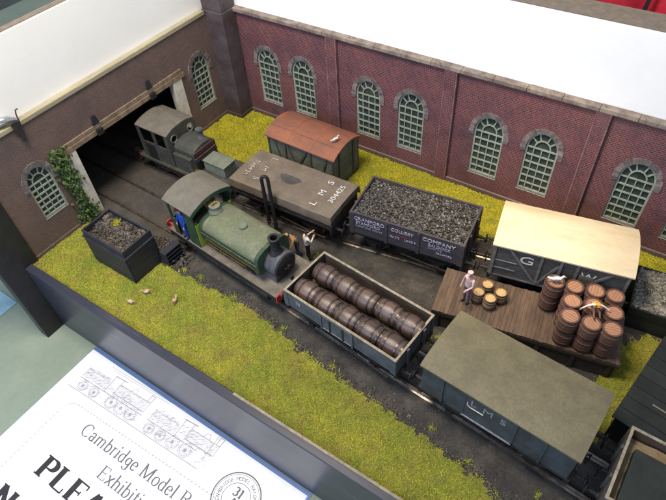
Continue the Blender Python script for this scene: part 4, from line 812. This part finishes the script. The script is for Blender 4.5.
# ------------------------------------------------------------------ people and birds (metres x 1.70)
K = 1.704
def person(label, loc, rz, joints=None, shirt='shirt_white', legs='trouser_black', cap=None, vest=None, tilt=None, headrot=(0, 0, 0)):
    J = dict(pel=(0, 0, .93), chest=(0, -.01, 1.22), neck=(0, -.005, 1.47), head=(0, .015, 1.53), sl=(-.18, 0, 1.40), el=(-.25, .02, 1.12), wl=(-.24, .12, .88), sr=(.18, 0, 1.40), er=(.25, .02, 1.12), wr=(.24, .12, .88),
             hl=(-.09, 0, .88), kl=(-.10, .02, .48), al=(-.10, -.02, .08), tl=(-.11, .14, .035), hr=(.09, 0, .88), kr=(.10, .02, .48), ar=(.10, -.02, .08), tr=(.11, .14, .035))
    J.update(joints or {}); t = thing('person', label, 'person', loc, rz)
    if tilt: t.rotation_euler = tilt
    names = list(J); vs = [Vector(J[n]) for n in names]; rad = dict(pel=.135, chest=.145, neck=.06, head=.055, sl=.065, el=.046, wl=.032, sr=.065, er=.046, wr=.032, hl=.095, kl=.065, al=.05, tl=.045, hr=.095, kr=.065, ar=.05, tr=.045)
    E = [('pel', 'chest'), ('chest', 'neck'), ('neck', 'head'), ('chest', 'sl'), ('sl', 'el'), ('el', 'wl'), ('chest', 'sr'), ('sr', 'er'), ('er', 'wr'), ('pel', 'hl'), ('hl', 'kl'), ('kl', 'al'), ('al', 'tl'), ('pel', 'hr'), ('hr', 'kr'), ('kr', 'ar'), ('ar', 'tr')]
    cls = {'neck': 2, 'head': 2}; R_ = [rad[n] for n in names]; ed = [(names.index(a), names.index(b_)) for a, b_ in E]
    seg = [(a, b_, (1 if b_ in ('hl', 'kl', 'al', 'hr', 'kr', 'ar') else 3 if b_ in ('tl', 'tr') else 2 if b_ == 'head' else 0)) for a, b_ in ed for b_ in [b_]] if False else []
    seg = [(vs[names.index(a)], vs[names.index(b_)], 1 if b_ in ('hl', 'kl', 'al', 'hr', 'kr', 'ar') else 3 if b_ in ('tl', 'tr') else 2 if b_ == 'head' else 0) for a, b_ in E]
    for w_, e_ in (('wl', 'el'), ('wr', 'er')):          # palm, four fingers and a thumb
        i = names.index(w_); d = (vs[i] - vs[names.index(e_)]).normalized(); side = d.cross(Vector((0, 0, 1)) if abs(d.z) < .8 else Vector((0, 1, 0))).normalized(); up = side.cross(d)
        pm = len(vs); vs.append(vs[i] + d * .07); R_.append(.034); ed.append((i, pm)); seg.append((vs[i], vs[pm], 2))
        for k, ln in enumerate((.075, .088, .082, .062)):
            a = vs[pm] + d * .025 + side * (.021 * (k - 1.5) * 1.25); j1 = len(vs); vs.append(a); R_.append(.011); ed.append((pm, j1))
            vs.append(a + d * ln * .55 - up * .01); R_.append(.0095); ed.append((j1, j1 + 1)); vs.append(a + d * ln * .9 - up * .035); R_.append(.008); ed.append((j1 + 1, j1 + 2)); seg.append((a, vs[-1], 2))
        j1 = len(vs); b0 = vs[i] + d * .03; vs.append(b0 + side * .045 + d * .02); R_.append(.013); ed.append((i, j1)); vs.append(b0 + side * .062 + d * .06 - up * .02); R_.append(.010); ed.append((j1, j1 + 1)); seg.append((b0, vs[-1], 2))
    me = bpy.data.meshes.new('body'); me.from_pydata([v for v in vs], ed, []); o = bpy.data.objects.new('tmp', me); COL.objects.link(o)
    o.modifiers.new('skin', 'SKIN'); o.modifiers.new('sub', 'SUBSURF').levels = 1
    if not me.skin_vertices: pass
    bm = bmesh.new(); bm.from_mesh(me); ly = bm.verts.layers.skin.verify(); bm.verts.ensure_lookup_table()
    for k, v in enumerate(bm.verts): v[ly].radius = (R_[k] * (1.25 if names[k:k + 1] in (['pel'], ['chest']) else 1), R_[k] * .9); v[ly].use_root = (k == 0)
    bm.to_mesh(me); bm.free()
    dg = bpy.context.evaluated_depsgraph_get(); out = bpy.data.meshes.new_from_object(o.evaluated_get(dg)); bpy.data.objects.remove(o)
    out.materials.clear()
    for m in (shirt, legs, 'skin', 'boots'): out.materials.append(M[m])
    for p in out.polygons:
        c_ = p.center; best = min(seg, key=lambda s_: (c_ - (lambda q_: s_[0] if q_[1] < 0 else s_[1] if q_[1] > 1 else q_[0])(intersect_point_line(c_, s_[0], s_[1]))).length); p.material_index = best[2]
    hm = Matrix.Translation(Vector(J['head']) + Vector((0, .01, .0))) @ Euler(headrot).to_matrix().to_4x4() @ Matrix.Translation((0, .01, .105))
    h = MB(); h.ell((0, 0, 0), (.076, .095, .118), 14, 10, mi=2); h.prism([(-.016, .085, -.02), (.016, .085, -.02), (.009, .085, .025), (-.009, .085, .025)], (0, .028, -.008), mi=2)
    for s_ in (-1, 1): h.ell((s_ * .077, -.005, -.005), (.012, .024, .034), 6, 5, mi=2)
    hb = h.mesh('h', [shirt, legs, 'skin', 'boots'], 60); hb.transform(hm)
    bm = bmesh.new(); bm.from_mesh(out); bm.from_mesh(hb); bm.to_mesh(out); bm.free(); out.transform(Matrix.Scale(K, 4)); out.shade_smooth(); out.name = 'body'
    link('body', out, t); hm = Matrix.Scale(K, 4) @ hm
    def head_part(name, b_, m): me_ = b_.mesh(name, m, 60); me_.transform(hm); return link(name, me_, t)
    e_ = MB(); [e_.ell((s_ * .03, .086, .012), (.010, .008, .007), 6, 4) for s_ in (-1, 1)]; head_part('eyes', e_, 'eye')
    e_ = MB(); e_.ell((0, .088, -.055), (.024, .008, .006), 6, 4); head_part('mouth', e_, 'comb')
    e_ = MB(); e_.ell((0, -.016, .03), (.083, .098, .100), 12, 8); head_part('hair', e_, 'hair')
    if cap: e_ = MB(); e_.lathe([(.088, .05), (.105, .09), (.10, .125), (.05, .14), (.01, .142)], 14); e_.box(-.06, .06, .06, .15, .05, .062); head_part('cap', e_, cap)
    if vest:
        e_ = MB(); c0 = Vector(J['chest']); n0 = Vector(J['neck']); p0 = Vector(J['pel']); e_.tube([p0.lerp(c0, .1), c0, c0.lerp(n0, .55), c0.lerp(n0, .8)], [.165, .185, .175, .12], 12, caps=False)
        me_ = e_.mesh('waistcoat', vest, 60); me_.transform(Matrix.Scale(K, 4)); link('waistcoat', me_, t)
    return t
person('man in white shirt and black trousers standing by the engine front', (17.95, -13.2, .03), -30, dict(el=(-.22, .14, 1.22), wl=(-.12, .30, 1.42), er=(.24, .10, 1.2), wr=(.10, .26, 1.30)))
person('man in tan coat bending beside the green engine smokebox', (17.1, -13.35, .03), 150, dict(chest=(0, .12, 1.14), neck=(0, .26, 1.30), head=(0, .31, 1.33), sl=(-.18, .2, 1.26), sr=(.18, .2, 1.26), el=(-.24, .3, 1.02), wl=(-.2, .42, .84), er=(.24, .3, 1.02), wr=(.2, .42, .84)), 'tan_coat', 'purple', cap='tan_coat', headrot=(-.4, 0, 0))
person('man in pink shirt and purple trousers standing beside the small casks', (29.82, -12.15, ZP + .02), 160, dict(el=(-.25, .10, 1.16), wl=(-.16, .26, 1.05)), 'pink_shirt', 'purple', cap='pink_shirt')
person('engine driver in blue overalls standing in the doorway of the green cab', (10.12, -17.35, ZR + 1.63), 170, None, 'blue_overall', 'blue_overall', cap='hair')
person('fireman in tan coat under the green cab roof', (10.6, -15.0, ZR + 1.72), -80, dict(el=(-.24, .12, 1.2), wl=(-.1, .3, 1.2)), 'tan_coat', 'trouser_black', cap='hair')
person('workman in white shirt and orange waistcoat sitting on the centre barrel stack', (36.82, -10.5, ZP + 2.4), 205, dict(pel=(0, -.14, .10), chest=(0, .02, .28), neck=(0, .14, .40), head=(0, .18, .42), sl=(-.18, .08, .35), el=(-.42, .12, .26), wl=(-.62, .18, .13), sr=(.18, .08, .35), er=(.42, .12, .26), wr=(.62, .18, .13),
       hl=(-.09, .02, .10), kl=(-.13, .40, .20), al=(-.13, .72, .07), tl=(-.15, .79, .15), hr=(.09, .02, .10), kr=(.13, .40, .16), ar=(.15, .76, .07), tr=(.17, .83, .15)), 'shirt_white', 'barrel', vest='orange', cap='orange', headrot=(-.35, 0, 0)).scale = (.68, .68, .68)
def bird(name, label, cat, loc, rz, s, body, hen=False, group=None):
    t = thing(name, label, cat, loc, rz, group); b = MB()
    b.ell((0, 0, .55), (.52, .27, .30), 12, 8, mtx=Matrix.Rotation(R(-18), 4, 'Y')); b.tube([(.34, 0, .7), (.5, 0, .95), (.54, 0, 1.05)], [.2, .13, .12], 8); b.ell((.58, 0, 1.1), (.17, .13, .14), 10, 7)
    b.prism([(-.4, -.14, .52), (-.4, .14, .52), (-1.0, .10, .62 if not hen else .95), (-1.0, -.10, .62 if not hen else .95)], (0, 0, .07)); me = b.mesh('body', body, 60); me.transform(Matrix.Scale(s, 4)); link('body', me, t)
    for y in (-1, 1):
        w_ = MB(); w_.ell((-.1, y * .25, .62), (.45, .07, .2), 10, 6, mtx=Matrix.Rotation(R(-12), 4, 'Y')); me = w_.mesh('wing', body if hen else 'wing_grey', 60); me.transform(Matrix.Scale(s, 4)); link('wing', me, t)
        l_ = MB(); l_.tube([(0, y * .11, .32), (.03, y * .11, .02)], .03, 5); l_.box(-.03, .16, y * .11 - .07, y * .11 + .07, 0, .03); me = l_.mesh('leg', 'beak'); me.transform(Matrix.Scale(s, 4)); link('leg', me, t)
        e_ = MB(); e_.ell((.66, y * .105, 1.14), (.02, .015, .02), 6, 4); me = e_.mesh('eye', 'eye'); me.transform(Matrix.Scale(s, 4)); link('eye', me, t)
    k = MB(); k.lathe([(.05, 0), (.035, .12), (.008, .2)], 8, Matrix.Translation((.72, 0, 1.08)) @ Matrix.Rotation(R(95), 4, 'Y')); me = k.mesh('beak', 'beak'); me.transform(Matrix.Scale(s, 4)); link('beak', me, t)
    if hen: c_ = MB(); c_.prism([(.45, -.02, 1.2), (.72, -.02, 1.2), (.68, -.02, 1.32), (.6, -.02, 1.26), (.54, -.02, 1.34)], (0, .04, 0)); me = c_.mesh('comb', 'comb'); me.transform(Matrix.Scale(s, 4)); link('comb', me, t)
    return t
bird('gull', 'white gull standing on the separate barrel stack', 'gull', (34.32, -9.78, ZP + 2.36), 20, .55, 'feather', group='white gulls')
bird('gull', 'white gull standing on the rusty red roof', 'gull', (15.0, -4.75, .02 + 3.5 + .585), 60, .45, 'feather', group='white gulls')
for x, y, rz, l in ((9.6, -23.2, 200, 'pale hen on the grass, nearest the blue-grey front board'), (9.95, -21.95, 30, 'buff hen on the grass, nearest the coal bin'), (12.25, -21.5, 290, 'pale hen on the grass, farthest from the coal bin')):
    bird('hen', l, 'hen', (x, y, .1), rz, .42, 'hen', True, group='hens on the front grass')

# ------------------------------------------------------------------ the printed notice on the table
nt = thing('printed_notice', 'white printed paper notice lying on the table in front of the layout', 'notice', (0, 0, -7))
bc = MB().box(4.4, 26.1, -41.3, -25.36, .003, .035).build('blue_backing', 'blue_card', nt); MB().box(4.45, 25.9, -41.25, -25.62, .038, .06).build('paper', 'paper', nt)
ZI = .0645
def ribbon(b, pts, w0, w1=None, z=ZI):           # flat pen stroke: w1 wide on upright strokes, w0 on level ones
    w1 = w0 if w1 is None else w1
    D = [((x1 - x0) / max(math.hypot(x1 - x0, y1 - y0), 1e-9), (y1 - y0) / max(math.hypot(x1 - x0, y1 - y0), 1e-9)) for (x0, y0), (x1, y1) in zip(pts[:-1], pts[1:])]; vs = []; n = len(pts)
    closed = n > 3 and math.hypot(pts[0][0] - pts[-1][0], pts[0][1] - pts[-1][1]) < 1e-6
    for k, (x, y) in enumerate(pts):
        a, c_ = (D[-1], D[0]) if closed and k in (0, n - 1) else (D[max(k - 1, 0)], D[min(k, n - 2)])
        tx, ty = a[0] + c_[0], a[1] + c_[1]; q = math.hypot(tx, ty) or 1; tx /= q; ty /= q; w = (w0 + (w1 - w0) * abs(ty)) / 2; w /= max(abs(tx * a[0] + ty * a[1]), .6)
        vs += [(x + ty * w, y - tx * w, z), (x - ty * w, y + tx * w, z)]
    b.add(vs, [(2 * k, 2 * k + 2, 2 * k + 3, 2 * k + 1) for k in range(n - 1)])
def arc(cx, cy, rx, ry, a0, a1, n=10): return [(cx + rx * math.cos(R(a0 + (a1 - a0) * k / n)), cy + ry * math.sin(R(a0 + (a1 - a0) * k / n))) for k in range(n + 1)]
def sf(x, y, w=.16): return [(x - w / 2, y), (x + w / 2, y)]
G = {  # upright serif alphabet: advance width, strokes, serif strokes
 'C': (.70, [arc(.36, .34, .30, .34, 45, 315, 16)], [[(.59, .46), (.59, .66)]]), 'a': (.46, [arc(.2, .12, .13, .12, 60, 330), [(.33, .0), (.33, .30)], arc(.2, .31, .13, .13, 0, 160)], [sf(.36, .01, .1)]),
 'm': (.80, [[(.12, 0), (.12, .43)], arc(.25, .30, .13, .13, 150, 0), [(.38, .3), (.38, 0)], arc(.52, .30, .13, .13, 150, 0), [(.65, .3), (.65, 0)]], [sf(.12, .01), sf(.38, .01), sf(.65, .01), sf(.09, .42, .1)]),
 'b': (.50, [[(.11, 0), (.11, .70)], arc(.25, .21, .17, .22, 150, -150)], [sf(.08, .69, .1)]), 'r': (.36, [[(.12, 0), (.12, .43)], arc(.24, .29, .12, .13, 160, 60)], [sf(.12, .01, .2), sf(.09, .42, .1)]),
 'i': (.27, [[(.13, 0), (.13, .43)], [(.13, .58), (.13, .66)]], [sf(.13, .01, .2), sf(.1, .42, .1)]), 'd': (.50, [[(.38, 0), (.38, .70)], arc(.24, .21, .17, .22, 30, 330)], [sf(.35, .69, .1), sf(.41, .01, .1)]),
 'g': (.50, [arc(.24, .24, .15, .18, 0, 360, 14), [(.38, .40), (.38, -.1)], arc(.24, -.08, .15, .12, 0, -170)], [sf(.40, .40, .12)]), 'e': (.44, [arc(.22, .21, .16, .22, 10, 320, 14), [(.07, .24), (.38, .24)]], []),
 'M': (.90, [[(.14, 0), (.14, .68)], [(.14, .68), (.44, .02)], [(.44, .02), (.74, .68)], [(.74, .68), (.74, 0)]], [sf(.14, .01, .2), sf(.74, .01, .24), sf(.1, .67), sf(.78, .67)]), 'o': (.50, [arc(.25, .21, .18, .22, 0, 360, 16)], []),
 'l': (.27, [[(.13, 0), (.13, .70)]], [sf(.13, .01, .2), sf(.1, .69, .1)]), 'R': (.70, [[(.15, 0), (.15, .68)], arc(.32, .51, .20, .16, 95, -95), [(.15, .67), (.32, .67)], [(.15, .35), (.32, .35)], [(.34, .35), (.62, .01)]], [sf(.15, .01, .24), sf(.1, .67), sf(.64, .01)]),
 'w': (.70, [[(.06, .43), (.21, 0)], [(.21, 0), (.35, .42)], [(.35, .42), (.49, 0)], [(.49, 0), (.64, .43)]], [sf(.06, .42), sf(.64, .42)]), 'y': (.5, [[(.07, .43), (.25, 0)], [(.43, .43), (.2, -.16)], arc(.14, -.12, .07, .07, -60, -180, 5)], [sf(.07, .42), sf(.43, .42)]),
 'x': (.50, [[(.08, .43), (.42, 0)], [(.42, .43), (.08, 0)]], [sf(.09, .42), sf(.41, .42), sf(.09, .01), sf(.41, .01)]), 'h': (.52, [[(.12, 0), (.12, .70)], arc(.26, .29, .14, .14, 150, 0), [(.40, .29), (.40, 0)]], [sf(.12, .01), sf(.40, .01), sf(.09, .69, .1)]),
 'n': (.52, [[(.12, 0), (.12, .43)], arc(.26, .29, .14, .14, 150, 0), [(.40, .29), (.40, 0)]], [sf(.12, .01), sf(.40, .01), sf(.09, .42, .1)]), 't': (.30, [[(.14, .58), (.14, .08)], arc(.21, .08, .07, .07, 180, 300, 5), [(.04, .43), (.27, .43)]], []),
 'u': (.52, [[(.11, .43), (.11, .14)], arc(.25, .14, .14, .14, 180, 330), [(.39, .43), (.39, 0)]], [sf(.08, .42, .1), sf(.36, .42, .1)]), 'E': (.64, [[(.15, 0), (.15, .68)], [(.15, .67), (.54, .67)], [(.15, .35), (.42, .35)], [(.15, .01), (.56, .01)]], [sf(.12, .67), sf(.12, .01), [(.54, .68), (.54, .54)], [(.57, .0), (.57, .15)], [(.42, .28), (.42, .42)]]),
 'P': (.62, [[(.16, 0), (.16, .68)], arc(.34, .50, .20, .17, 100, -100), [(.16, .67), (.34, .67)], [(.16, .33), (.34, .33)]], [sf(.16, .01, .28), sf(.1, .67)]), 'L': (.62, [[(.16, 0), (.16, .68)], [(.16, .01), (.54, .01)]], [sf(.16, .67, .28), [(.55, 0), (.55, .17)]]),
 'A': (.72, [[(.10, 0), (.34, .68)], [(.34, .68), (.60, 0)], [(.20, .24), (.50, .24)]], [sf(.10, .01, .2), sf(.60, .01, .24)]), 'S': (.56, [arc(.28, .50, .17, .17, 40, 270), arc(.28, .17, .19, .17, 90, -150)], [[(.44, .52), (.44, .67)], [(.09, .0), (.09, .17)]]),
 'D': (.74, [[(.16, 0), (.16, .68)], arc(.32, .34, .32, .335, 90, -90, 14), [(.16, .67), (.32, .67)], [(.16, .01), (.32, .01)]], [sf(.1, .67), sf(.1, .01)]), 'O': (.76, [arc(.37, .34, .31, .34, 0, 360, 20)], []),
 'N': (.76, [[(.14, 0), (.14, .67)], [(.14, .67), (.60, .02)], [(.60, .68), (.60, .02)]], [sf(.14, .01, .22), sf(.1, .67), sf(.6, .67, .22)]), 'T': (.64, [[(.32, 0), (.32, .68)], [(.06, .67), (.58, .67)]], [sf(.32, .01, .26), [(.06, .68), (.06, .52)], [(.58, .68), (.58, .52)]]),
 'U': (.74, [[(.15, .68), (.15, .22)], arc(.36, .22, .21, .22, 180, 360), [(.57, .22), (.57, .68)]], [sf(.15, .67, .26), sf(.57, .67, .2)]), 'H': (.76, [[(.16, 0), (.16, .68)], [(.60, 0), (.60, .68)], [(.16, .35), (.60, .35)]], [sf(.16, .01, .26), sf(.16, .67, .26), sf(.6, .01, .26), sf(.6, .67, .26)]),
 '3': (.50, [arc(.22, .50, .15, .16, 150, -80), arc(.22, .17, .18, .18, 90, -150)], []), '1': (.40, [[(.2, 0), (.2, .66)], [(.2, .66), (.08, .56)]], [sf(.2, .01, .24)]), ' ': (.28, [], [])}
def write(s_, x, y, size, thin, thick, m, rz=0, sx=1., track=0.):
    b = MB(); cx = 0; e = 0
    for ch in s_:
        adv, st_, se = G[ch]
        for p in st_: e += 1; ribbon(b, [((cx + a) * size * sx, c_ * size) for a, c_ in p], thin * size, thick * size, z=ZI + .0012 * (e % 9))
        for p in se: e += 1; ribbon(b, [((cx + a) * size * sx, c_ * size) for a, c_ in p], thin * size, thin * size, z=ZI + .0012 * (e % 9))
        cx += adv + track
    return b.build('lettering', m, nt, fix=False, loc=(x, y, 0), rot=(0, 0, R(rz)))
write('Cambridge Model Railway', 9.25, -31.0, 1.34, .035, .085, 'ink_grey', 2.2, .92)
write('Exhibition', 12.75, -32.45, 1.34, .035, .085, 'ink_grey', 1.6, .92)
write('PLEASE', 8.75, -34.62, 2.08, .05, .21, 'ink', .5, 1.12, .03)
write('NOT TOUCH', 7.75, -37.6, 2.08, .05, .21, 'ink', .5, 1.12, .03)
b = MB(); pts = [(6.5, -40.5), (6.5, -30.6)] + arc(7.4, -30.45, .9, .9, 180, 95, 8) + [(25.2, -28.35 - .5)]
for (x0, y0), (x1, y1) in zip(pts[:-1], pts[1:]):
    d_ = math.hypot(x1 - x0, y1 - y0); nn = max(int(d_ / .33), 1)
    for k in range(nn): t0 = (k + .15) / nn; t1 = (k + .7) / nn; ribbon(b, [(x0 + (x1 - x0) * t0, y0 + (y1 - y0) * t0), (x0 + (x1 - x0) * t1, y0 + (y1 - y0) * t1)], .055)
b.build('dotted_border', 'ink_faint', nt, fix=False, kind='stuff')
# club roundel
b = MB(); ex, ey = 21.95, -28.3
for r_, w_ in ((1.68, .09), (1.55, .03), (.98, .04)): ribbon(b, arc(ex, ey, r_, r_, 0, 360, 48), w_)
b.build('roundel', 'ink_grey', nt, fix=False)
for k, ch in enumerate('31'): write(ch, ex - .42 + .42 * k, ey + .08, .85, .08, .16, 'ink_grey', 0)
write('A', ex - .3, ey - .62, .85, .08, .16, 'ink_grey', 0)
ring = 'CAMBRIDGE MODEL RAILWAY CLUB'
for k, ch in enumerate(ring):
    if ch == ' ': continue
    a = R(215 - 250 * k / (len(ring) - 1)); me = clean_text(ch, .36, 0); me.materials.append(M['ink_grey']); link('lettering', me, nt, (ex + 1.25 * math.cos(a), ey + 1.25 * math.sin(a), ZI), (0, 0, a - R(90)))
# line drawing of two steam engines
b = MB(); f = MB(); dx, dy, th_ = 5.4, -28.75, R(2.4)
T2 = lambda p: [(dx + x * math.cos(th_) - y * math.sin(th_), dy + x * math.sin(th_) + y * math.cos(th_)) for x, y in p]
LC = [0]
def ln(p, w_=.035, bb=None): LC[0] += 1; ribbon(bb or b, T2(p), w_, z=ZI + .0008 * (LC[0] % 23))
for ox, nw, bl in ((0, (1.0, 2.2, 4.0, 5.0, 6.0), 3.1), (7.2, (.8, 1.9, 3.0, 4.2), 2.6)):
    for k, xw in enumerate(nw):
        r_ = .42 if k in (0, 1) else .52
        for q_ in (1, .8, .2): ln(arc(ox + xw, r_, r_ * q_, r_ * q_, 0, 360, 18))
        for a in range(0, 180, 30): ln([(ox + xw - r_ * .8 * math.cos(R(a)), r_ - r_ * .8 * math.sin(R(a))), (ox + xw + r_ * .8 * math.cos(R(a)), r_ + r_ * .8 * math.sin(R(a)))], .02)
    ln([(ox + .2, .9), (ox + nw[-1] + .8, .9)], .06); ln([(ox + .3, 1.0), (ox + .3, 1.75), (ox + 2.6, 1.75), (ox + 2.6, 1.0)]); ln([(ox + 2.8, .95), (ox + 2.8, 2.3), (ox + 3.6, 2.35), (ox + 3.6, 1.0)], .05); ln([(ox + 2.7, 2.32), (ox + 3.9, 2.36)], .07)
    ln([(ox + 3.6, 1.95), (ox + 3.6 + bl, 1.95), (ox + 3.6 + bl, 1.15), (ox + 3.6, 1.15)], .045); ln([(ox + 3.3 + bl, 1.95), (ox + 3.3 + bl, 2.5), (ox + 3.65 + bl, 2.5), (ox + 3.6 + bl, 1.95)], .05); ln(arc(ox + 5, 1.95, .25, .38, 0, 180, 8))
    for k in range(230): u = ox + rnd.uniform(.1, 3.4 + bl); v = rnd.uniform(.95, 1.95) if k % 3 else rnd.uniform(.1, .9); q_ = rnd.uniform(.06, .3); ln([(u, v), (u + q_, v + q_ * .55)], rnd.uniform(.012, .03), f)
    for k in range(14): v = 1.05 + .065 * k; ln([(ox + .35, v), (ox + 2.5, v)], .014, f); ln([(ox + 3.65, v), (ox + 3.5 + bl, v)], .014, f)
ln([(-.1, -.08), (13.0, -.08)], .05); ln([(12.4, 2.6), (12.9, 2.6), (12.9, .6)], .03, f); ln([(1.8, 2.75), (9.6, 2.8)], .02, f); ln([(2.2, 2.6), (8, 2.62)], .02, f)
b.build('engine_drawing', 'ink_faint', nt, fix=False); f.build('drawing_shading', 'ink_faint', nt, fix=False, kind='stuff')
